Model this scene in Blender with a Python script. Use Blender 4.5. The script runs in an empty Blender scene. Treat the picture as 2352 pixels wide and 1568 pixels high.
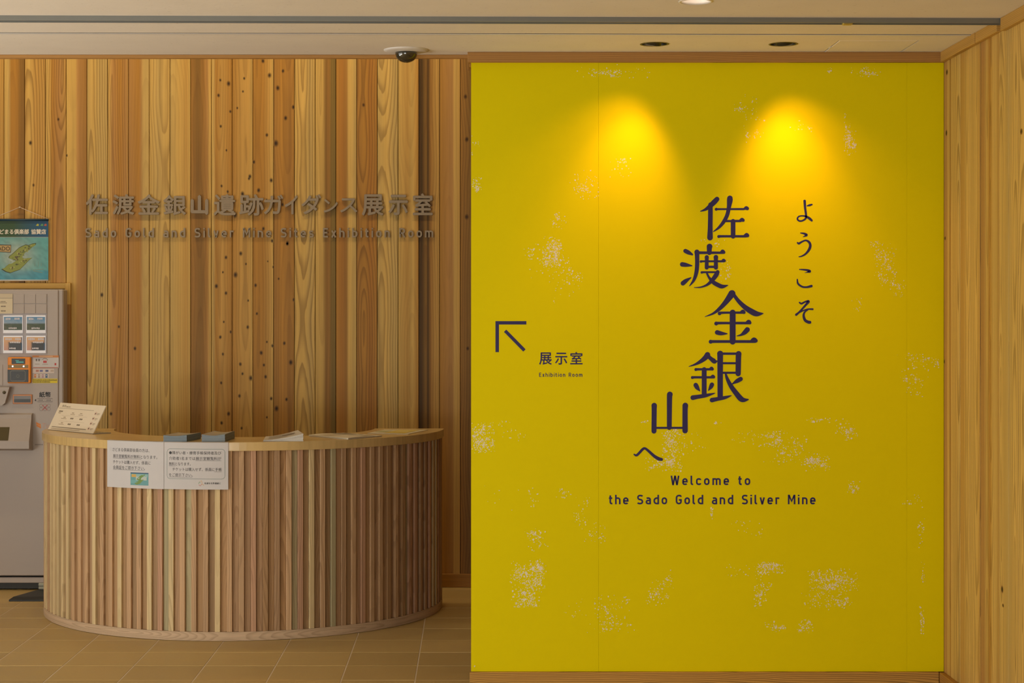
import bpy, math, random
from mathutils import Vector
random.seed(7)
SC = bpy.context.scene
COL = SC.collection
# ------------------------------------------------------------------ camera, world, lights, exposure
F = 4098.0; VX = 1089.0; VY = 727.0; EH = 1.476
cam = bpy.data.cameras.new('camera')
cam.sensor_width = 36.0; cam.lens = F / 2352 * 36.0
cam.shift_x = (1176 - VX) / 2352; cam.shift_y = -(784 - VY) / 2352
cam.clip_start = 0.05; cam.clip_end = 100
camo = bpy.data.objects.new('camera', cam); COL.objects.link(camo)
camo.location = (0, 0, EH); camo.rotation_euler = (math.pi / 2, 0, 0)
SC.camera = camo
SC.view_settings.view_transform = 'Standard'; SC.view_settings.look = 'None'
SC.view_settings.gamma = 1; SC.view_settings.use_curve_mapping = False
SC.view_settings.exposure = -0.07
W = bpy.data.worlds.new('world'); SC.world = W; W.use_nodes = True
W.node_tree.nodes['Background'].inputs[0].default_value = (0.80, 0.88, 1.0, 1)
W.node_tree.nodes['Background'].inputs[1].default_value = 0.5

def area(name, loc, rot, sx, sy, power, color, spread=180):
    l = bpy.data.lights.new(name, 'AREA'); l.shape = 'RECTANGLE'; l.size = sx; l.size_y = sy
    l.energy = power; l.color = color; l.spread = math.radians(spread)
    o = bpy.data.objects.new(name, l); COL.objects.link(o); o.location = loc; o.rotation_euler = rot
    return o
def spot(name, loc, target, power, color, angle, blend, r=0.03):
    l = bpy.data.lights.new(name, 'SPOT'); l.energy = power; l.color = color
    l.spot_size = math.radians(angle); l.spot_blend = blend; l.shadow_soft_size = r
    o = bpy.data.objects.new(name, l); COL.objects.link(o); o.location = loc
    o.rotation_euler = (Vector(target) - Vector(loc)).to_track_quat('-Z', 'Y').to_euler()
    return o
# daylight entering through the glazed entrance behind the camera
area('entrance_daylight', (-2.1, -2.85, 1.25), (math.radians(90), 0, 0), 3.2, 2.3, 30, (0.96, 1.0, 0.98))
# daylight from the glazed side of the hall, left
area('side_daylight', (-4.40, 4.4, 1.25), (math.radians(90), 0, math.radians(-90)), 4.2, 2.2, 60, (0.97, 1.0, 0.97))
# added fill lights, tilted up from both sides to brighten the ceiling
area('side_ceiling_fill', (-4.38, 4.4, .5), (math.radians(90 + 52), 0, math.radians(-90)), 4.2, .8, 112, (1.0, 0.95, 0.86))
area('entrance_ceiling_fill', (-2.1, -2.82, .5), (math.radians(90 + 25), 0, 0), 3.2, .8, 105, (1.0, 0.94, 0.84))
# recessed lamps in the higher ceiling of the reception bay, washing the cedar wall
for i, x in enumerate((-3.9, -2.95, -2.0, -1.05, -.2)):
    spot('bay_lamp', (x, 8.85, 3.74), (x, 9.70, 1.9), 38, (1.0, 0.76, 0.44), 120, 1.0, 0.06)

# ------------------------------------------------------------------ helpers
def lin(c):
    return tuple(((x / 255) / 12.92 if x / 255 <= 0.04045 else ((x / 255 + 0.055) / 1.055) ** 2.4) for x in c)

class MB:
    def __init__(s): s.v = []; s.f = []; s.c = []; s.mi = []; s.sm = []
    def add(s, vs, fs, col=None, mi=0, smooth=False):
        b = len(s.v); s.v += [tuple(p) for p in vs]
        if col is None: col = (1, 1, 1)
        if isinstance(col[0], (int, float)): s.c += [tuple(col)] * len(vs)
        else: s.c += [tuple(k) for k in col]
        for f in fs: s.f.append(tuple(b + i for i in f)); s.mi.append(mi); s.sm.append(smooth)
        return s
    def box(s, x0, x1, y0, y1, z0, z1, col=None, mi=0, bev=0.0):
        if bev <= 0:
            vs = [(x, y, z) for x in (x0, x1) for y in (y0, y1) for z in (z0, z1)]
            return s.add(vs, [(0, 1, 3, 2), (4, 6, 7, 5), (0, 4, 5, 1), (2, 3, 7, 6), (0, 2, 6, 4), (1, 5, 7, 3)], col, mi)
        vs = []; idx = {}
        X = (x0, x1); Y = (y0, y1); Z = (z0, z1)
        for i in (0, 1):
            for j in (0, 1):
                for k in (0, 1):
                    sx = bev * (1 - 2 * i); sy = bev * (1 - 2 * j); sz = bev * (1 - 2 * k)
                    for a in range(3):
                        p = [X[i] + sx, Y[j] + sy, Z[k] + sz]; p[a] = (X[i], Y[j], Z[k])[a]
                        idx[(i, j, k, a)] = len(vs); vs.append(p)
        fs = []
        for a in range(3):
            o = [b for b in range(3) if b != a]
            for sd in (0, 1):
                q = []
                for (u, w) in ((0, 0), (1, 0), (1, 1), (0, 1)):
                    t = [0, 0, 0]; t[a] = sd; t[o[0]] = u; t[o[1]] = w; q.append(idx[(t[0], t[1], t[2], a)])
                fs.append(q)
        for a in range(3):
            o = [b for b in range(3) if b != a]
            for u in (0, 1):
                for w in (0, 1):
                    t = [0, 0, 0]; t[o[0]] = u; t[o[1]] = w
                    t0 = list(t); t0[a] = 0; t1 = list(t); t1[a] = 1
                    fs.append([idx[(*t0, o[0])], idx[(*t1, o[0])], idx[(*t1, o[1])], idx[(*t0, o[1])]])
        for i in (0, 1):
            for j in (0, 1):
                for k in (0, 1): fs.append([idx[(i, j, k, 0)], idx[(i, j, k, 1)], idx[(i, j, k, 2)]])
        return s.add(vs, fs, col, mi)
    def prism(s, poly, axis, a0, a1, col=None, mi=0):
        """poly: list of 2D points in the other two axes, extruded along axis"""
        def mk(p, a):
            q = list(p); q.insert(axis, a); return tuple(q)
        n = len(poly); vs = [mk(p, a0) for p in poly] + [mk(p, a1) for p in poly]
        fs = [tuple(range(n - 1, -1, -1)), tuple(range(n, 2 * n))] + [(i, (i + 1) % n, n + (i + 1) % n, n + i) for i in range(n)]
        return s.add(vs, fs, col, mi)
    def tube(s, p0, p1, r, n=12, col=None, mi=0, r1=None, smooth=True):
        p0 = Vector(p0); p1 = Vector(p1); d = (p1 - p0).normalized()
        a = d.orthogonal().normalized(); b = d.cross(a); r1 = r if r1 is None else r1
        vs = []
        for p, rr in ((p0, r), (p1, r1)):
            for i in range(n):
                t = 2 * math.pi * i / n; vs.append(p + a * math.cos(t) * rr + b * math.sin(t) * rr)
        s.add(vs, [(i, (i + 1) % n, n + (i + 1) % n, n + i) for i in range(n)], col, mi, smooth)
        b0 = len(s.v) - 2 * n
        s.f.append(tuple(b0 + i for i in range(n - 1, -1, -1))); s.mi.append(mi); s.sm.append(False)
        s.f.append(tuple(b0 + n + i for i in range(n))); s.mi.append(mi); s.sm.append(False)
        return s
    def lathe(s, c, prof, n=40, col=None, mi=0, smooth=True, axis='z'):
        vs = []
        for (r, h) in prof:
            for i in range(n):
                t = 2 * math.pi * i / n
                if axis == 'z': vs.append((c[0] + r * math.cos(t), c[1] + r * math.sin(t), c[2] + h))
                else: vs.append((c[0] + r * math.cos(t), c[1] + h, c[2] + r * math.sin(t)))
        fs = []
        for k in range(len(prof) - 1):
            for i in range(n): fs.append((k * n + i, k * n + (i + 1) % n, (k + 1) * n + (i + 1) % n, (k + 1) * n + i))
        return s.add(vs, fs, col, mi, smooth)
    def mesh(s, name):
        m = bpy.data.meshes.new(name); m.from_pydata(s.v, [], s.f)
        a = m.color_attributes.new('tone', 'FLOAT_COLOR', 'POINT')
        a.data.foreach_set('color', [x for c in s.c for x in (c[0], c[1], c[2], 1.0)])
        m.polygons.foreach_set('material_index', s.mi); m.polygons.foreach_set('use_smooth', s.sm)
        m.update(); return m
    def obj(s, name, mats, parent=None, fix=True, **kw):
        m = s.mesh(name)
        if fix:
            import bmesh
            bm = bmesh.new(); bm.from_mesh(m); bmesh.ops.recalc_face_normals(bm, faces=bm.faces); bm.to_mesh(m); bm.free()
        for k in (mats if isinstance(mats, (list, tuple)) else [mats]): m.materials.append(k)
        return link(name, m, parent, **kw)
def link(name, data, parent=None, loc=None, **kw):
    o = bpy.data.objects.new(name, data); COL.objects.link(o)
    if parent: o.parent = parent
    if loc: o.location = loc
    for k, v in kw.items(): o[k] = v
    return o
def thing(name, label, cat, group=None, loc=(0, 0, 0)):
    o = bpy.data.objects.new(name, None); COL.objects.link(o); o.location = loc; o.empty_display_size = 0.1
    o['label'] = label; o['category'] = cat
    if group: o['group'] = group
    return o
def struct(name, label=None):
    o = bpy.data.objects.new(name, None); COL.objects.link(o); o['kind'] = 'structure'
    if label: o['label'] = label
    return o

# pixel of the photograph -> point on a real plane
def PX(px, Y): return (px - VX) * Y / F
def PZ(py, Y): return EH - (py - VY) * Y / F

# ------------------------------------------------------------------ materials
class NT:
    def __init__(s, name, rough=0.6, spec=0.3):
        s.m = bpy.data.materials.new(name); s.m.use_nodes = True; s.t = s.m.node_tree; s.n = s.t.nodes
        s.b = s.n['Principled BSDF']; s.b.inputs['Roughness'].default_value = rough
        s.b.inputs['Specular IOR Level'].default_value = spec
    def node(s, typ, **kw):
        k = s.n.new(typ)
        for a, v in kw.items(): setattr(k, a, v)
        return k
    def put(s, sock, v):
        if hasattr(v, 'is_linked') or hasattr(v, 'links'): s.t.links.new(v, sock)
        else: sock.default_value = v
    def math(s, op, a, b=0.0, c=None):
        k = s.node('ShaderNodeMath', operation=op); s.put(k.inputs[0], a); s.put(k.inputs[1], b)
        if c is not None: s.put(k.inputs[2], c)
        return k.outputs[0]
    def noise(s, vec, scale, detail=2, dim='3D', rough=0.5):
        k = s.node('ShaderNodeTexNoise', noise_dimensions=dim); k.inputs['Scale'].default_value = scale
        k.inputs['Detail'].default_value = detail; k.inputs['Roughness'].default_value = rough
        if dim == '1D': s.put(k.inputs['W'], vec)
        else: s.put(k.inputs['Vector'], vec)
        return k.outputs['Fac']
    def mix(s, fac, a, b, typ='MIX'):
        k = s.node('ShaderNodeMix', data_type='RGBA', blend_type=typ); s.put(k.inputs[0], fac)
        s.put(k.inputs[6], a); s.put(k.inputs[7], b); return k.outputs[2]
    def ramp(s, v, lo, hi):
        k = s.node('ShaderNodeMapRange'); k.interpolation_type = 'SMOOTHSTEP'; s.put(k.inputs[0], v)
        s.put(k.inputs[1], lo); s.put(k.inputs[2], hi); return k.outputs[0]
    def comb(s, x, y, z):
        k = s.node('ShaderNodeCombineXYZ'); s.put(k.inputs[0], x); s.put(k.inputs[1], y); s.put(k.inputs[2], z); return k.outputs[0]
    def obj(s):
        k = s.node('ShaderNodeTexCoord'); x = s.node('ShaderNodeSeparateXYZ'); s.t.links.new(k.outputs['Object'], x.inputs[0])
        return k.outputs['Object'], x.outputs
    def rnd(s): return s.node('ShaderNodeObjectInfo').outputs['Random']
    def attr(s, name, typ='GEOMETRY'):
        k = s.node('ShaderNodeAttribute'); k.attribute_name = name; k.attribute_type = typ; return k

def wood(name, along=2, across=0, rough=0.5, ringk=0.6, freq=95.0, fib=0.10, spec=0.25):
    """cedar: colour from the piece's own 'tone' attribute, growth rings as nested arches, fine fibre"""
    w = NT(name, rough, spec); _, xyz = w.obj(); r = w.rnd()
    seed = w.math('MULTIPLY', r, 61.7)
    al = xyz[along]; ac = xyz[across]
    depth = [i for i in range(3) if i not in (along, across)][0]
    alw = w.math('ADD', al, seed)
    dn = w.noise(alw, 0.55, 2, '1D'); d = w.math('MULTIPLY_ADD', dn, 0.16, -0.05)
    un = w.noise(w.math('ADD', alw, 31.0), 0.8, 1, '1D')
    off = w.math('MULTIPLY_ADD', w.math('FRACT', w.math('MULTIPLY', r, 17.3)), 0.09, -0.045)
    u = w.math('ADD', w.math('ADD', ac, off), w.math('MULTIPLY_ADD', un, 0.03, -0.015))
    wob = w.math('MULTIPLY', w.noise(w.comb(w.math('MULTIPLY', ac, 30.0), w.math('MULTIPLY', alw, 4.0), w.math('MULTIPLY', xyz[depth], 5.0)), 1.0, 2), 0.008)
    rr = w.math('ADD', w.math('SQRT', w.math('ADD', w.math('MULTIPLY', u, u), w.math('MULTIPLY', d, d))), wob)
    ph = w.math('FRACT', w.math('MULTIPLY', rr, freq))
    line = w.math('MULTIPLY', w.ramp(ph, 0.35, 0.92), w.math('SUBTRACT', 1.0, w.ramp(ph, 0.93, 1.0)))
    g = w.attr('grain', 'OBJECT').outputs['Fac']
    fibre = w.noise(w.comb(w.math('MULTIPLY', ac, 420.0), w.math('MULTIPLY', alw, 3.5), w.math('MULTIPLY', xyz[depth], 300.0)), 1.0, 3)
    band = w.noise(w.comb(w.math('MULTIPLY', ac, 55.0), w.math('MULTIPLY', alw, 0.8), seed), 1.0, 2)
    tone = w.attr('tone').outputs['Color']
    m1 = w.math('SUBTRACT', 1.0, w.math('MULTIPLY', w.math('MULTIPLY', line, g), ringk))
    m2 = w.math('MULTIPLY_ADD', fibre, fib * 2, 1 - fib); m3 = w.math('MULTIPLY_ADD', band, 0.46, 0.77)
    k = w.math('MULTIPLY', w.math('MULTIPLY', m1, m2), m3)
    dark = w.mix(w.math('MULTIPLY', w.math('MULTIPLY', line, g), ringk * 0.8), tone, (0.32, 0.13, 0.03, 1))
    vm = w.node('ShaderNodeVectorMath', operation='SCALE'); w.t.links.new(dark, vm.inputs[0]); w.t.links.new(k, vm.inputs['Scale'])
    w.t.links.new(vm.outputs[0], w.b.inputs['Base Color'])
    bp = w.node('ShaderNodeBump'); bp.inputs['Strength'].default_value = 0.12; bp.inputs['Distance'].default_value = 0.002
    w.t.links.new(fibre, bp.inputs['Height']); w.t.links.new(bp.outputs[0], w.b.inputs['Normal'])
    return w.m
def plain(name, col, rough=0.5, metal=0.0, spec=0.4, noise=0.05, nscale=30, bump=0.0, emit=None, es=0.0, tone=False):
    w = NT(name, rough, spec); o, _ = w.obj(); n = w.noise(o, nscale, 3)
    base = w.attr('tone').outputs['Color'] if tone else (*col, 1)
    c = w.mix(1.0, base, w.mix(n, (1 - noise,) * 3 + (1,), (1 + noise,) * 3 + (1,)), 'MULTIPLY')
    w.t.links.new(c, w.b.inputs['Base Color']); w.b.inputs['Metallic'].default_value = metal
    if bump:
        b = w.node('ShaderNodeBump'); b.inputs['Strength'].default_value = bump; b.inputs['Distance'].default_value = 0.002
        w.t.links.new(n, b.inputs['Height']); w.t.links.new(b.outputs[0], w.b.inputs['Normal'])
    if emit: w.b.inputs['Emission Color'].default_value = (*emit, 1); w.b.inputs['Emission Strength'].default_value = es
    return w.m
M_plank = wood('cedar_planks', 2, 0, ringk=0.38, freq=78, fib=.14)
M_plankY = wood('cedar_planks_side', 2, 1, ringk=0.35, freq=70)
M_slat = wood('cedar_slats', 2, 0, ringk=0.22, freq=120, fib=0.12, rough=0.6)
M_woodX = wood('cedar_trim_lengthwise', 0, 2, ringk=0.4, freq=150)
M_woodYt = wood('cedar_trim_depthwise', 1, 2, ringk=0.4, freq=150)
M_top = wood('oiled_counter_top', 0, 1, ringk=0.12, freq=60, fib=0.05, rough=0.22, spec=0.5)
M_kick = wood('cedar_kickboard', 0, 2, ringk=0.25, freq=200, rough=0.6)
M_yel = plain('yellow_wall_print', (.74, .655, 0.0), 0.6, spec=0.08, noise=0.015, nscale=3)
M_ink = plain('dark_purple_ink', (0.026, 0.022, 0.12), 0.5, spec=0.3, noise=0.03)
M_speck = plain('worn_off_specks', (0.80, 0.76, 0.66), 0.7, spec=0.2)
M_metal = plain('grey_bronze_metal', (0.27, 0.215, 0.15), 0.5, metal=0.25, noise=0.05, nscale=60)
M_alu = plain('grey_aluminium', (0.22, 0.23, 0.22), 0.4, metal=0.5, noise=0.04)
M_white = plain('white_painted_metal', (0.72, 0.70, 0.68), 0.4, noise=0.02)
M_mach = plain('machine_white_enamel', (0.42, 0.37, 0.345), 0.42, noise=0.015, nscale=8)
M_tone = plain('printed_colours', (1, 1, 1), 0.5, noise=0.03, nscale=200, tone=True)
M_paper = plain('white_paper', (0.61, 0.60, 0.62), 0.8, spec=0.15, noise=0.02, tone=False)
M_black = plain('black_plastic', (0.012, 0.013, 0.012), 0.3)
M_rubber = plain('black_rubber', (0.02, 0.022, 0.022), 0.45)
M_blackink = plain('black_print', (0.02, 0.02, 0.025), 0.6)
M_orange = plain('orange_plastic', lin((235, 140, 10)), 0.4)
M_dark = plain('dark_gap', (0.03, 0.022, 0.015), 0.8)
M_lamp = plain('lamp_face', (1, 0.9, 0.8), 0.5, emit=(1.0, 0.80, 0.62), es=5.0)
M_screen = plain('lit_display', (0.01, 0.03, 0.03), 0.3, emit=(0.1, 0.75, 0.6), es=0.4)
M_led = plain('white_indicator', (0.8, 0.8, 0.9), 0.3, emit=(0.8, 0.85, 1.0), es=1.2)
M_photo = plain('backlit_button_film', (1, 1, 1), 0.25, tone=True, noise=0.05, nscale=150)
def dome_mat():
    w = NT('smoked_dome', 0.06, 0.8); w.b.inputs['Base Color'].default_value = (0.012, 0.014, 0.012, 1)
    w.b.inputs['Coat Weight'].default_value = 1.0; w.b.inputs['Coat Roughness'].default_value = 0.03
    return w.m
M_dome = dome_mat()
def ceiling_mat():
    w = NT('rock_wool_ceiling_board', 0.9, 0.1); o, xyz = w.obj()
    n = w.noise(o, 6, 3)
    c = w.mix(n, (0.76, 0.71, 0.64, 1), (0.83, 0.78, 0.71, 1))
    v = w.comb(w.math('MULTIPLY', xyz[0], 60.0), w.math('MULTIPLY', xyz[1], 150.0), 0.0)
    f = w.noise(v, 1.0, 2); f2 = w.noise(v, 0.31, 1)
    fl = w.math('MULTIPLY', w.ramp(f, 0.66, 0.74), w.ramp(f2, 0.42, 0.6))
    c2 = w.mix(w.math('MULTIPLY', fl, 0.55), c, (0.25, 0.20, 0.14, 1))
    w.t.links.new(c2, w.b.inputs['Base Color'])
    b = w.node('ShaderNodeBump'); b.inputs['Strength'].default_value = 0.25; b.inputs['Distance'].default_value = 0.003
    w.t.links.new(w.math('SUBTRACT', w.noise(v, 0.8, 3), fl), b.inputs['Height']); w.t.links.new(b.outputs[0], w.b.inputs['Normal'])
    return w.m
M_ceil = ceiling_mat()
def tile_mat():
    w = NT('tan_floor_tile', 0.42, 0.4); o, xyz = w.obj(); r = w.rnd()
    v = w.node('ShaderNodeVectorMath', operation='ADD'); w.t.links.new(o, v.inputs[0]); w.t.links.new(w.comb(w.math('MULTIPLY', r, 50.0), 0.0, 0.0), v.inputs[1])
    n = w.noise(v.outputs[0], 9, 5, rough=0.65); n2 = w.noise(v.outputs[0], 60, 3)
    c = w.mix(n, (0.46, 0.33, 0.125, 1), (0.58, 0.42, 0.17, 1))
    k = w.math('MULTIPLY_ADD', r, 0.14, 0.93); k = w.math('MULTIPLY', k, w.math('MULTIPLY_ADD', n2, 0.1, 0.95))
    vm = w.node('ShaderNodeVectorMath', operation='SCALE'); w.t.links.new(c, vm.inputs[0]); w.t.links.new(k, vm.inputs['Scale'])
    w.t.links.new(vm.outputs[0], w.b.inputs['Base Color'])
    w.t.links.new(w.math('MULTIPLY_ADD', n, 0.25, 0.30), w.b.inputs['Roughness'])
    return w.m
M_tile = tile_mat()
M_grout = plain('pale_grout', (0.72, 0.62, 0.48), 0.9, noise=0.1, nscale=50)
M_plaster = plain('cream_plaster', (0.62, 0.55, 0.44), 0.9, noise=0.03)
M_glass = None

# tones of cedar (linear albedo)
T = dict(L=(.60, .40, .150), M=(.50, .30, .100), O=(.42, .215, .050), D=(.24, .130, .038), G=(.19, .130, .040),
         P=(.43, .235, .095), K=(.060, .032, .009), S=(.52, .37, .165), Q=(.34, .175, .050), R=(.36, .165, .040))

T = {k: (c[0], c[1] * .97, c[2] * .72) for k, c in T.items()}

# ------------------------------------------------------------------ geometry constants
Y1 = 7.05      # face of the yellow wall
YB = 9.741     # face of the cedar wall
XL, XR = -4.5, 1.857
ZC = 2.519     # ceiling of the hall
ZH = 3.80      # higher ceiling of the reception bay
YR = -3.0      # entrance front
YE = 7.13      # edge of the lower ceiling

# ------------------------------------------------------------------ floor
floor = struct('floor')
bm_ = MB(); bm_.box(XL, XR + .4, YR, YB + .6, -0.10, -0.0012)
sl = bm_.obj('grout_bed', M_grout, floor)
tm = MB(); tm.box(-.1473, .1473, -.1473, .1473, -0.02, 0.0, bev=0.0006)
tmesh = tm.mesh('tile'); tmesh.materials.append(M_tile)
rest = MB()
for i in range(-15, 8):
    for j in range(-34, 9):
        cx = -.24 + .15 + .3 * i; cy = 7.247 + .15 + .3 * j
        if cx + .15 < XL - .15 or cx - .15 > XR or cy > YB + .1: continue
        if -2.6 < cx < 0.1 and cy > 7.0:
            link('tile', tmesh, floor, (cx, cy, random.uniform(-.0005, .0003)))
        else:
            rest.box(max(cx - .1473, XL), min(cx + .1473, XR), cy - .1473, min(cy + .1473, YB), -0.02, 0.0)
rest.obj('tile', M_tile, floor, kind='stuff')

# ------------------------------------------------------------------ ceilings
ceil = struct('ceiling')
def slab_with_holes():
    """hall ceiling: boards either side of the track, with real recesses"""
    m = MB()
    m.box(XL - .2, XR + .2, YR, 5.60, ZC, ZC + .1)
    return m
HOLES = [(.690, 6.828, .052), (1.183, 6.828, .052), (.733, 5.905, .052)]
def board(x0, x1, y0, y1, holes, name='ceiling_board'):
    """flat board with round holes cut in a frame of quads"""
    m = MB(); xs = [x0]; parts = []
    holes = sorted(holes)
    cur = x0
    for (hx, hy, r) in holes:
        s = r * 1.35
        parts.append((cur, hx - s, y0, y1)); parts.append((hx - s, hx + s, y0, hy - s)); parts.append((hx - s, hx + s, hy + s, y1))
        n = 32; vs = []; 
        for i in range(n):
            t = 2 * math.pi * i / n; c, q = math.cos(t), math.sin(t); k = s / max(abs(c), abs(q))
            vs.append((hx + r * c, hy + r * q, ZC)); vs.append((hx + k * c, hy + k * q, ZC)); vs.append((hx + r * c, hy + r * q, ZC + .09))
        fs = []
        for i in range(n):
            j = (i + 1) % n; fs.append((3 * i, 3 * j, 3 * j + 1, 3 * i + 1)); fs.append((3 * i + 2, 3 * j + 2, 3 * j, 3 * i))
        m.add(vs, fs)
        # square corners
        cur = hx + s
    parts.append((cur, x1, y0, y1))
    for (a, b, c, d) in parts: m.add([(a, c, ZC), (b, c, ZC), (b, d, ZC), (a, d, ZC)], [(0, 3, 2, 1)])
    m.add([(x0, y0, ZC + .1), (x1, y0, ZC + .1), (x1, y1, ZC + .1), (x0, y1, ZC + .1)], [(0, 1, 2, 3)])
    for (a, b) in (((x0, y0), (x1, y0)), ((x0, y1), (x1, y1)), ((x0, y0), (x0, y1)), ((x1, y0), (x1, y1))):
        m.add([(*a, ZC), (*b, ZC), (*b, ZC + .1), (*a, ZC + .1)], [(0, 1, 2, 3)])
    return m.obj(name, M_ceil, ceil, fix=False)
board(XL - .2, XR + .2, YR, 6.225, [HOLES[2]])
board(XL - .2, XR + .2, 6.225, 6.597, [])
# board over the yellow wall, with the access hatch left out
hx0, hx1, hy0, hy1 = 1.383, 1.678, 6.745, 7.030
board(XL - .2, hx0 - .006, 6.600, YE, HOLES[:2])
m = MB()
for (a, b, c, d) in ((hx0 - .006, XR + .2, 6.600, hy0 - .002), (hx0 - .006, XR + .2, hy1 + .002, YE), (hx1 + .006, XR + .2, hy0 - .002, hy1 + .002)):
    m.box(a, b, c, d, ZC, ZC + .1)
m.obj('ceiling_board', M_ceil, ceil)
m = MB(); m.box(hx0, hx1, hy0, hy1, ZC - .0005, ZC + .012, bev=.001)
hatch = thing('access_hatch', 'flush square access panel in the ceiling, right of the round downlights', 'hatch')
m.obj('hatch_panel', M_ceil, hatch)
m = MB(); m.box(hx0 - .006, hx0 - .0005, 6.90, 6.93, ZC - .002, ZC + .01); m.obj('latch', M_white, hatch, label='small pale latch on the hatch edge')
m = MB(); m.box(hx0 - .006, hx1 + .006, hy0 - .002, hy1 + .002, ZC + .05, ZC + .06); m.obj('hatch_void', M_dark, ceil)
# high ceiling of the bay and the riser up to it
m = MB(); m.box(XL - .2, XR + .2, YE - .0, YB + .3, ZH, ZH + .1); m.obj('bay_ceiling', M_plaster, ceil)
m = MB(); m.box(XL - .2, XR + .2, YE - .03, YE, ZC + .1, ZH); m.obj('riser', M_plaster, ceil)
# white joint bead of the ceiling
tr = struct('trim_1', 'thin white bead along the ceiling joint')
def slant_bar(x0, x1, ya, yb, w, z0, z1, mat, name, parent):
    m = MB(); vs = []
    for x, y in ((x0, ya), (x1, yb)):
        for dy in (0, w):
            for z in (z0, z1): vs.append((x, y + dy, z))
    m.add(vs, [(0, 1, 3, 2), (4, 6, 7, 5), (0, 4, 5, 1), (2, 3, 7, 6), (0, 2, 6, 4), (1, 5, 7, 3)])
    return m.obj(name, mat, parent)
slant_bar(XL, XR, 6.52, 6.60, .022, ZC - .003, ZC + .001, M_white, 'bead', tr)
slant_bar(XL, XR, 6.517, 6.597, .0028, ZC - .0012, ZC + .001, M_dark, 'shadow_strip', tr)  # dark strip standing in for the shadow line beside the bead
# sliding partition track
track = thing('ceiling_track', 'long grey metal sliding partition track crossing the ceiling', 'track')
ya, yb = 6.13, 6.235
slant_bar(XL, XR - .002, ya, yb, .006, ZC - .018, ZC, M_alu, 'front_flange', track)
slant_bar(XL, XR - .002, ya + .038, yb + .038, .006, ZC - .018, ZC, M_alu, 'rear_flange', track)
slant_bar(XL, XR - .002, ya + .006, yb + .006, .032, ZC - .010, ZC - .0005, M_alu, 'channel', track)
m = MB(); m.box(1.29, 1.325, 6.236, 6.262, ZC - .022, ZC - .010, bev=.003); m.obj('roller', plain('brass', (.5, .4, .12), .4, metal=.5), track, label='small brass-coloured roller in the track')

# ------------------------------------------------------------------ cedar wall behind the desk
wallB = struct('wall_back', 'cedar plank wall behind the reception desk')
m = MB(); m.box(XL, XR + .3, YB + .018, YB + .05, 1.66, ZH); m.box(PX(150, YB), XR + .3, YB + .018, YB + .05, 0, 1.66); m.box(XL, -2.92, YB + .018, YB + .05, 0, 1.66)
m.obj('backing', M_dark, wallB)
SB = F / YB
def bands(spec):
    out = []
    for tok in spec.split():
        c, p = tok.split(':'); out.append((float(p), T[c]))
    return out
# spec: tone:position across the plank (0 left .. 1 right)
PL = {
 -1: 'M:0 M:1', 0: 'L:0 S:.22 O:.34 O:.66 D:.78 D:1', 1: 'M:0 L:.2 M:.5 M:1', 2: 'L:0 L:.18 O:.3 P:.7 M:1', 3: 'L:0 L:.42 P:.56 Q:1',
 4: 'S:0 L:.3 S:.6 S:1', 5: 'L:0 P:.25 O:.6 P:.9 M:1', 6: 'P:0 O:.5 P:.6 S:.72 S:1', 7: 'L:0 S:.4 L:1', 8: 'S:0 L:.4 M:.8 L:1',
 9: 'Q:0 D:.2 D:.45 Q:.62 P:.8 L:.95 L:1', 10: 'L:0 S:.1 O:.2 M:.5 O:1', 11: 'O:0 M:.4 M:.8 L:1', 12: 'O:0 O:.5 M:.8 L:1', 13: 'Q:0 O:.4 Q:.8 O:1',
 14: 'L:0 L:.5 S:.8 L:1', 15: 'L:0 L:.34 D:.52 Q:.66 G:.8 G:1', 16: 'O:0 R:.3 Q:.52 L:.62 S:1', 17: 'Q:0 O:.4 R:.7 O:1', 18: 'S:0 L:.4 S:.75 S:1',
 19: 'L:0 M:.45 L:.7 O:1', 20: 'K:0 K:.14 D:.34 K:.44 Q:.58 M:.8 M:1', 21: 'O:0 P:.5 P:.62 L:.74 M:1', 22: 'Q:0 D:.4 G:.7 D:1'}
GR = {1: .8, 2: .75, 4: .7, 5: .6, 14: .8, 17: .8, 18: .7, 9: .35, 3: .1, 6: .15, 8: .2, 7: .55, 0: .2, 20: .5, 22: .7, 21: .15, 16: .1, 15: .3, 10: .35, 11: .4, 12: .35, 13: .35, 19: .2}
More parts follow.
